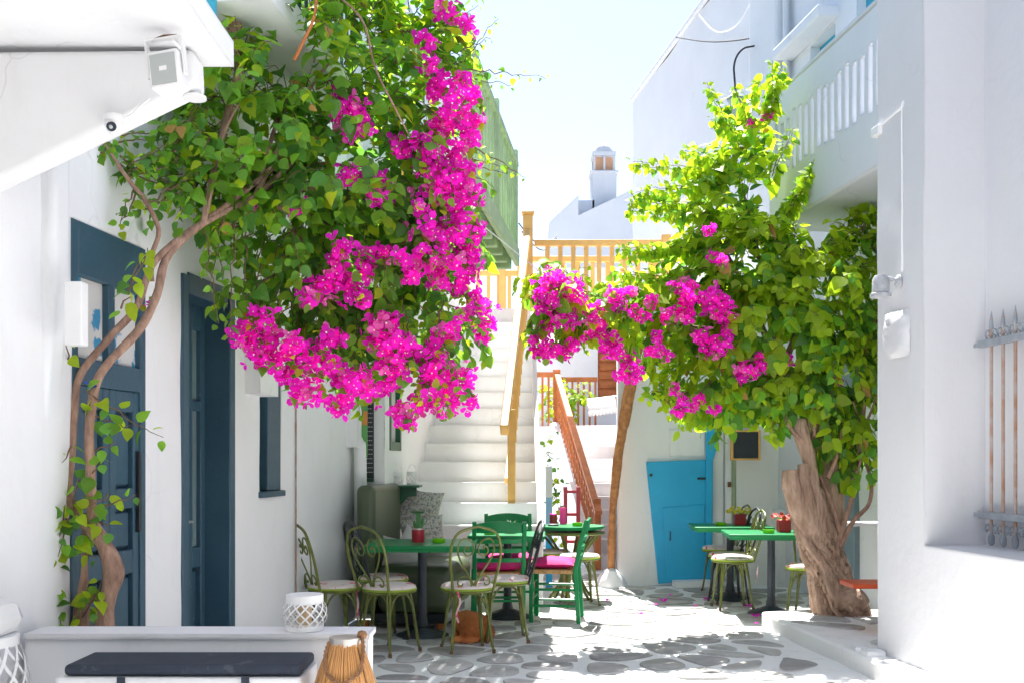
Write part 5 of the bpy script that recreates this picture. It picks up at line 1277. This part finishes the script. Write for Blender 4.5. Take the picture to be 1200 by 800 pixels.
limb(lt, 'branch', [P(238, 262, 5.06), P(262, 150, 5.3), P(280, 85, 5.4), P(276, 45, 5.42), P(285, -30, 5.45)], [.016, .020, .024, .028, .03], BARK2, 8, 6, knob)
limb(lt, 'branch', [P(284, 60, 5.42), P(265, 20, 5.40), P(272, -40, 5.4)], [.018, .014, .012], BARK2, 7, 5)
limb(lt, 'branch', [P(240, 262, 5.06), P(262, 160, 5.2), P(285, 110, 5.22), P(280, 80, 5.3)], [.008, .007, .007, .006], BARK2, 7, 5)
limb(lt, 'branch', [P(345, 70, 5.3), P(355, 50, 5.25), P(368, 20, 5.25), P(372, -20, 5.3)], [.010, .009, .008, .007], RUSTW, 7, 5)
limb(lt, 'branch', [P(395, -5, 5.45), P(425, 25, 5.42), P(440, 80, 5.42), P(462, 125, 5.45), P(480, 160, 5.6)], [.006, .007, .006, .006, .004], BARK2, 6, 6)
for tgt, Yt in (((340, 120), 5.8), ((420, 200), 6.0), ((480, 120), 6.2), ((430, 310), 6.1), ((500, 260), 6.2), ((400, 60), 6.0), ((490, 380), 6.2), ((420, 400), 6.1)):
    a = P(300, 230, 5.4); b = P(*tgt, Yt); limb(lt, 'branch', [a, a.lerp(b, .35) + Vector((0, .03, .10)), a.lerp(b, .7) + Vector((0, 0, .08)), b], [.016, .013, .010, .005], BARK2, 7, 6)
pl = Plant(lt, 21); CC = P(400, 220, 6.15)
for e, n in (((300, 160, 70, 90, 5.55, .45), 95), ((365, 80, 95, 100, 5.85, .55), 130), ((420, 200, 100, 100, 6.0, .6), 150), ((480, 100, 62, 105, 6.2, .6), 110), ((330, 245, 66, 60, 5.65, .4), 75), ((430, 300, 80, 75, 6.1, .55), 110), ((492, 250, 58, 90, 6.2, .5), 90),
             ((500, 365, 42, 50, 6.25, .4), 45), ((415, 385, 60, 40, 6.05, .35), 45), ((232, 205, 42, 52, 5.25, .25), 28), ((470, 10, 70, 60, 6.15, .5), 55), ((350, -50, 110, 70, 5.9, .6), 80), ((450, -70, 100, 60, 6.15, .6), 70), ((350, 330, 60, 45, 5.8, .35), 50), ((280, 100, 40, 50, 5.45, .3), 30)):
    up = e[1] < 160
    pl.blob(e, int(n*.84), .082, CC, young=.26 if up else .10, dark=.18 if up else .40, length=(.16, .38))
def strand(px0, py0, px1, py1, Y0, Y1, plant, lsize=.065, step=.045, young=.15, dark=.3, sag=.0, fl=0):
    a = P(px0, py0, Y0); b = P(px1, py1, Y1); n = max(3, int((b - a).length/step)); pts = []
    for i in range(n + 1):
        u = i/n; p = a.lerp(b, u) + Vector((0, 0, sag*math.sin(PI*u))) + plant.rv()*.006; pts.append(p)
        d = (b - a).normalized(); side = d.cross(Vector((0, -1, .2))); side = side.normalized() if side.length > .1 else Vector((1, 0, 0))
        for q in range(1 if fl < .5 else 2):
            sg = 1 if (i + q) % 2 else -1; T = side*sg*.8 + Vector((0, -.2, -.5)) + plant.rv()*.3; N = Vector((0, -.5, .7)) + plant.rv()*.4
            uu = plant.r.random(); plant.leaf(p + T.normalized()*.015, T, N, lsize*plant.r.uniform(.6, 1.15)*(1 - .4*u), 2 if uu < young else (1 if uu > 1 - dark else 0))
    plant.tw.tube(pts, lerplist([.005, .0015], n), 5); return pts
for (a, b, c, d, Y0, Y1) in ((262, 250, 246, 335, 5.2, 5.15), (275, 260, 268, 395, 5.3, 5.2), (290, 260, 285, 350, 5.4, 5.3), (250, 270, 262, 330, 5.15, 5.1), (232, 260, 250, 300, 5.1, 5.1), (305, 300, 300, 400, 5.5, 5.4), (318, 290, 330, 400, 5.6, 5.5), (240, 240, 255, 380, 5.15, 5.1)):
    strand(a, b, c, d, Y0, Y1, pl, .075)
for (a, b, c, d, Y0, Y1) in ((125, 165, 20, 207, 4.75, 4.5), (130, 165, 45, 195, 4.75, 4.55), (125, 160, 220, 150, 4.8, 5.2), (140, 185, 235, 235, 4.8, 5.2), (150, 200, 240, 170, 4.8, 5.2), (160, 220, 140, 260, 4.8, 4.75), (170, 240, 235, 200, 4.8, 5.15), (150, 195, 200, 165, 4.8, 5.0), (200, 160, 250, 120, 5.0, 5.3), (205, 180, 240, 95, 5.0, 5.3)):
    for q in range(2): strand(a, b + q*8, c, d + q*10, Y0, Y1, pl, .062, young=.25, step=.03)
# leaves sprouting low on the stems
for (a, b, c, d) in ((88, 585, 66, 640), (66, 640, 64, 735), (70, 620, 80, 590), (110, 600, 160, 578), (108, 620, 95, 600), (125, 580, 110, 590), (100, 460, 188, 512), (105, 485, 155, 500), (80, 420, 76, 400), (85, 520, 72, 545), (110, 530, 135, 520), (103, 560, 120, 545), (115, 690, 95, 720), (100, 720, 120, 680), (150, 340, 175, 290), (165, 300, 150, 330), (140, 360, 155, 340), (70, 650, 62, 690), (64, 690, 70, 735), (80, 610, 68, 650), (92, 640, 110, 655), (100, 690, 118, 715), (110, 605, 130, 620), (95, 560, 78, 600)):
    strand(a, b, c, d, 4.42, 4.36, pl, .085, young=.4, step=.042)
# sprays poking out against the sky
for (a, b, c, d) in ((535, 80, 585, 20), (545, 80, 640, 92), (540, 60, 575, 45), (550, 170, 618, 208), (545, 190, 590, 205), (520, 30, 560, 8), (550, 185, 600, 200), (535, 90, 600, 100)):
    strand(a, b, c, d, 6.1, 6.2, pl, .05, young=.7, step=.03, dark=.05)
main_cl = [(520,10,10),(535,25,8),(548,30,6),(505,75,8),(515,95,9),(498,50,7),(510,105,10),(540,95,8),(530,120,14),(550,110,10),(555,140,10),(520,140,12),(540,150,14),(510,150,8),(495,165,8),(470,170,10),(500,180,12),(530,175,14),(548,165,10),(535,190,14),(515,200,13),(498,200,8),(545,205,11),(520,220,14),(540,228,13),(505,230,11),(555,232,8),(490,245,8),(530,250,15),(545,262,12),(512,262,13),(556,275,9),(495,275,13),(480,290,12),(520,285,16),(545,290,15),(552,302,9),(500,305,13),(530,312,14),(480,320,11),(552,320,12),(472,305,8),(515,328,10),(535,340,6),
    (405,122,11),(418,135,10),(402,140,8),(425,150,8),(410,158,5),(470,175,8),(408,205,9),(418,212,6),(350,240,7),(448,218,8),(440,230,8),(452,232,5),(400,292,9),(430,300,9),(395,310,9),(405,325,12),(385,330,11),(370,345,12),(360,350,8),(412,340,10),(425,350,8),(440,305,10),(448,296,6),(430,318,6),
    (300,370,9),(312,378,8),(290,385,11),(278,395,9),(300,398,11),(318,392,9),(295,412,9),(320,412,11),(310,425,7),(345,400,9),(338,412,7),(350,415,8),(322,430,6),(340,442,9),(355,455,10),(352,465,8),(362,430,9),(375,415,11),(382,400,11),(392,398,8),(390,425,11),(400,440,10),(378,440,7),(410,450,10),(405,465,9),(395,475,10),(420,440,9),(425,455,9),(440,460,9),(375,465,6),
    (440,380,11),(455,378,12),(462,395,13),(450,405,12),(440,400,9),(475,400,11),(465,412,11),(452,430,10),(465,440,10),(458,450,8),(485,410,9),(492,425,11),(500,440,11),(510,425,10),(505,455,11),(520,445,11),(530,440,10),(515,465,10),(540,455,10),(548,465,8),(500,472,9),(488,478,9),(480,495,6),(470,488,8),(465,480,7),(520,480,8),(545,440,8),(530,465,9),(525,400,6),(510,410,7),(520,390,7),(555,365,9),(568,360,8),(572,378,7),(560,385,7),(565,395,6),(545,372,5),(530,385,4),(556,345,5)]
for (px, py, r_) in main_cl:
    t_ = min(1, max(0, (px - 280) / 280)); Yc = 5.25 + .55*t_ + pl.r.uniform(-.05, .12)
    if py > 360: Yc = 5.35 + .45*t_ + pl.r.uniform(-.06, .06)
    pl.cluster(px, py, Yc, r_*Yc/F*1.05, int(4 + r_*(1.3 if py < 350 else 1.0)), fsize=.036, lsize=.065)
for (px, py) in ((353, 345), (172, 355), (495, 240), (300, 240)): pl.cluster(px, py, 4.7 if px < 200 else 5.4, .02, 3)
# leafy hanging stems that carry the low flowers
for (a, b, c, d) in ((330, 330, 300, 410), (340, 340, 350, 455), (380, 360, 400, 470), (410, 370, 430, 450), (450, 360, 460, 440), (470, 350, 500, 470), (500, 360, 545, 460), (520, 350, 480, 490), (540, 340, 570, 385), (430, 340, 410, 430), (500, 380, 520, 480), (470, 370, 480, 430), (360, 350, 330, 430)):
    strand(a, b, c, d, 5.9, 5.62, pl, .062, step=.032, young=.25, fl=1)
pl.finish()
# back-side blossoms are part of the same crown
m = MB(); m.tube([P(100, 447, 4.44), P(112, 452, 4.40), P(104, 455, 4.40)], .006, 5); o = m.build('blue_tie', pm('blue_ribbon', (.02, .08, .5), bump=0)); tag(o, 'bright blue tie knotted round the twin vine stems', 'tie')
pts = [P(485, 200, 5.6), P(560, 260, 7.0), P(632, 318, 8.4)]; m = MB(); m.tube(smoothpath(pts, 6), .004, 5); tag(m.build('vine_cord', PAINT), 'thin pale cord strung between the two bougainvilleas', 'cord')

# ---- right bougainvillea with gnarled trunk
TB = Vector((P(982, 0, 8.6).x, 8.6, .12))
rtree = thing('bougainvillea', 'old bougainvillea with thick gnarled trunk on the raised pavement, yellow-green leaves', 'bougainvillea', TB)
def gn(k, tw):
    def f(t, a, p): return 1 + .13*math.sin(k*a + tw*t*6 + 1.5*noise.noise(Vector((0, 0, p.z*3)))) + .10*math.sin((2*k+1)*a - tw*t*4) + .16*noise.noise(Vector((math.cos(a)*1.3, math.sin(a)*1.3, p.z*5))) + .06*noise.noise(Vector((math.cos(a)*4, math.sin(a)*4, p.z*16)))
    return f
def gn2(t, a, p):
    q = a + 1.1*p.z*1.6 + .5*noise.noise(Vector((0, 0, p.z*2.2)))
    rid = max(0, 1 - abs(noise.noise(Vector((math.cos(q)*1.9, math.sin(q)*1.9, p.z*1.1))))*5)
    rid2 = max(0, 1 - abs(noise.noise(Vector((math.cos(q)*4.2, math.sin(q)*4.2, p.z*2.6 + 4))))*4.5)
    return 1.08 - .34*rid - .18*rid2 + .16*noise.noise(Vector((math.cos(a)*1.2, math.sin(a)*1.2, p.z*4))) + .03*noise.noise(Vector((math.cos(a)*9, math.sin(a)*9, p.z*22)))
limb(rtree, 'trunk', [Vector((TB.x + .02, 8.6, .06)), Vector((TB.x + .02, 8.6, .14)), P(976, 695, 8.6), P(967, 655, 8.6), P(954, 615, 8.6), P(946, 585, 8.6), P(943, 562, 8.6), P(940, 550, 8.6)], [.24, .225, .175, .165, .175, .180, .12, .05], BARK, 72, 12, gn2)
limb(rtree, 'root', [P(978, 700, 8.55), P(1000, 704, 8.5), P(1014, 712, 8.45)], [.14, .12, .06], BARK, 18, 6, gn(3, .3))
limb(rtree, 'stump', [P(962, 655, 8.56), P(952, 625, 8.52), P(938, 592, 8.46), P(929, 568, 8.44), P(927, 550, 8.44)], [.05, .085, .082, .068, .058], BARK, 18, 6, gn(3, .4))
limb(rtree, 'stump', [P(966, 650, 8.52), P(956, 620, 8.46), P(949, 590, 8.42), P(944, 565, 8.42), P(941, 543, 8.43)], [.04, .065, .062, .050, .042], BARK, 16, 6, gn(3, .4))
limb(rtree, 'limb', [P(968, 645, 8.5), P(958, 605, 8.43), P(956, 588, 8.42), P(953, 570, 8.42), P(950, 545, 8.46), P(940, 505, 8.5), P(940, 490, 8.5)], [.035, .058, .055, .05, .05, .07, .035], BARK, 16, 6, gn(3, .3))
limb(rtree, 'limb', [P(972, 620, 8.62), P(974, 585, 8.65), P(972, 550, 8.7), P(962, 505, 8.75), P(940, 470, 8.8), P(915, 440, 8.85), P(880, 400, 8.9)], [.12, .10, .085, .075, .06, .05, .03], BARK, 18, 6, gn(3, .3))
limb(rtree, 'limb', [P(950, 540, 8.5), P(958, 490, 8.6), P(960, 440, 8.7), P(955, 380, 8.8)], [.045, .035, .03, .02], BARK2, 10, 6, knob)
for pts, r0 in (([(975, 655), (990, 610), (1003, 560), (1010, 500), (1018, 440)], .028), ([(985, 640), (1000, 610), (1018, 590), (1020, 560), (1005, 510), (1015, 470)], .022), ([(985, 625), (975, 590), (960, 555), (952, 520), (960, 460)], .02), ([(1010, 505), (1025, 470), (1026, 440)], .012), ([(945, 520), (925, 500), (915, 470), (905, 450)], .022), ([(970, 560), (985, 520), (985, 460)], .022), ([(955, 510), (953, 460), (962, 410)], .018), ([(1002, 560), (1012, 520), (1000, 470)], .014)):
    limb(rtree, 'stem', [P(a, b, 8.45 + .02*i) for i, (a, b) in enumerate(pts)], lerplist([r0, r0*.45], len(pts) - 1), BARK2, 8, 6, knob)
for tgt, Yt in (((860, 330), 9.1), ((800, 380), 9.0), ((700, 360), 8.7), ((870, 220), 9.3), ((960, 350), 8.8), ((840, 450), 8.9), ((830, 260), 9.2)):
    a = P(915, 440, 8.85); b = P(*tgt, Yt); limb(rtree, 'branch', [a, a.lerp(b, .4) + Vector((0, 0, .1)), a.lerp(b, .75) + Vector((0, 0, .06)), b], [.035, .025, .016, .007], BARK2, 8, 6)
pr_ = Plant(rtree, 33); CR = P(890, 350, 9.1)
for e, n in (((900, 390, 90, 65, 8.75, .5), 105), ((960, 345, 62, 75, 8.65, .45), 95), ((850, 320, 70, 65, 9.0, .5), 85), ((846, 240, 42, 55, 9.25, .4), 52), ((868, 180, 20, 36, 9.3, .25), 22), ((800, 375, 66, 42, 9.0, .4), 65), ((750, 365, 50, 30, 8.85, .3), 40), ((690, 355, 44, 34, 8.65, .28), 42), ((655, 345, 28, 34, 8.55, .22), 26), ((845, 450, 60, 32, 8.9, .4), 55), ((975, 430, 50, 55, 8.65, .4), 75), ((1000, 300, 36, 50, 8.85, .35), 50), ((985, 500, 36, 36, 8.6, .3), 38), ((920, 450, 50, 30, 8.75, .35), 40), ((880, 305, 56, 52, 8.9, .4), 60), ((1020, 380, 26, 60, 8.75, .3), 40)):
    up = e[1] < 400
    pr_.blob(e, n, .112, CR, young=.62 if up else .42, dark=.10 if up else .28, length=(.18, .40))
for (a, b, c, d) in ((870, 170, 828, 98), (880, 150, 860, 100), (860, 200, 740, 190), (850, 210, 745, 225), (840, 250, 735, 245), (830, 240, 740, 232), (830, 290, 725, 290), (830, 280, 735, 300), (905, 200, 930, 150), (905, 130, 905, 70), (900, 130, 915, 75), (920, 250, 975, 165), (915, 260, 950, 200), (930, 240, 965, 175), (810, 330, 720, 315), (800, 420, 758, 465), (820, 460, 770, 455), (830, 480, 785, 480), (850, 150, 835, 140), (880, 110, 890, 95), (850, 190, 800, 175), (760, 340, 700, 330), (905, 100, 920, 95), (1000, 510, 1024, 520), (990, 470, 1026, 430), (980, 520, 955, 545), (1010, 400, 1030, 420)):
    for q in range(2): strand(a, b + 5*q, c, d + 4*q, 9.0 if b < 300 else 8.8, 8.8 if b < 300 else 8.6, pr_, .10, young=.75, step=.035, dark=.03, fl=1)
rc_ = [(650,325,10),(640,332,9),(660,340,12),(672,335,8),(645,350,12),(632,345,6),(662,358,12),(680,352,10),(690,365,10),(655,372,9),(672,375,8),(640,362,7),(695,378,9),(702,388,7),(640,385,7),(632,400,7),(648,408,9),(660,412,8),(640,415,7),(670,405,7),(630,412,5),(690,395,5),(715,400,9),(722,412,9),(735,425,9),(740,440,8),(728,438,6),(710,410,7),(745,432,5),(720,345,8),(730,355,7),(745,365,6),(738,342,5),(755,372,5),(720,365,6),(790,368,9),(800,362,9),(780,372,6),(808,370,6),(825,350,8),(838,345,9),(848,355,9),(845,370,8),(835,362,6),(820,392,7),(830,400,8),(845,405,7),(852,392,6),(840,412,6),(800,340,6),(810,335,6),(790,335,4),(855,375,5),(825,415,4),(770,395,4),(765,410,6),(775,415,5),(872,432,8),(880,436,7),(868,440,5),(890,432,4),(830,270,5),(835,300,4),(845,305,5),(800,470,5),(812,478,5),(795,482,4),(820,466,4),(792,455,3),(980,446,4),(912,420,3),(923,420,3),(890,420,3),(898,137,5),(880,148,4),(838,480,3),(806,350,6),(765,355,5)]
for (px, py, r_) in rc_:
    Yc = (8.35 if px > 780 else 8.30 + .0004*(px - 640)) + pr_.r.uniform(-.04, .08)
    if py < 160: Yc = 9.0
    pr_.cluster(px, py, Yc, r_*Yc/F, int(5 + r_*1.5), fsize=.040, lsize=.08)
pr_.finish()

# ---- small plants in the alley
pp = thing('potted_plant', 'leafy green plant in a pot on the red-railed alley landing', 'potted plant', (P(660, 0, 17.3).x, 17.3, 1.98))
MB().lathe([(0, 0), (.12, 0), (.16, .25), (.14, .26), (0, .24)], 18).build('pot', TERRA, pp)
p3 = Plant(pp, 4)
for k in range(26): p3.spray(Vector(pp.location) + Vector((p3.r.uniform(-.1, .1), p3.r.uniform(-.1, .1), .25)), p3.rv()*.5 + Vector((0, 0, 1.0)), .75, .35, .09, (0, -1, .3), young=.6, dark=.1, step=.05)
p3.finish(nleaf=0)
cv = thing('climbing_plant', 'small climbing vine on the white side wall of the alley stairs', 'climbing plant', (P(645, 0, 12.7).x, 12.7, 0))
p4 = Plant(cv, 9)
for (a, b, c, d) in ((655, 690, 655, 600), (655, 600, 640, 520), (640, 530, 655, 545), (655, 560, 642, 580), (640, 520, 650, 505), (655, 610, 660, 560), (645, 590, 655, 575), (652, 585, 640, 575)): strand(a, b, c, d, 12.7, 12.7, p4, .10, young=.5, step=.06)
p4.finish(nleaf=0)
# fallen leaves and petals on the paving
for k in range(26):
    px, py = random.uniform(700, 900), random.uniform(698, 735); q = G(px, py)
    o = inst('fallen_leaf', LPM[random.choice((0, 2, 2))] if random.random() < .5 else BPM[0], None, q + Vector((0, 0, .016)), (random.uniform(-.2, .2), random.uniform(-.2, .2), random.uniform(0, 6)), (random.uniform(.02, .05),)*3)
    tag(o, 'fallen magenta bougainvillea flower lying on the sunlit paving' if o.data in BPM else 'fallen green leaf lying on the sunlit paving', 'flower' if o.data in BPM else 'leaf', 'fallen leaves and petals on the paving')
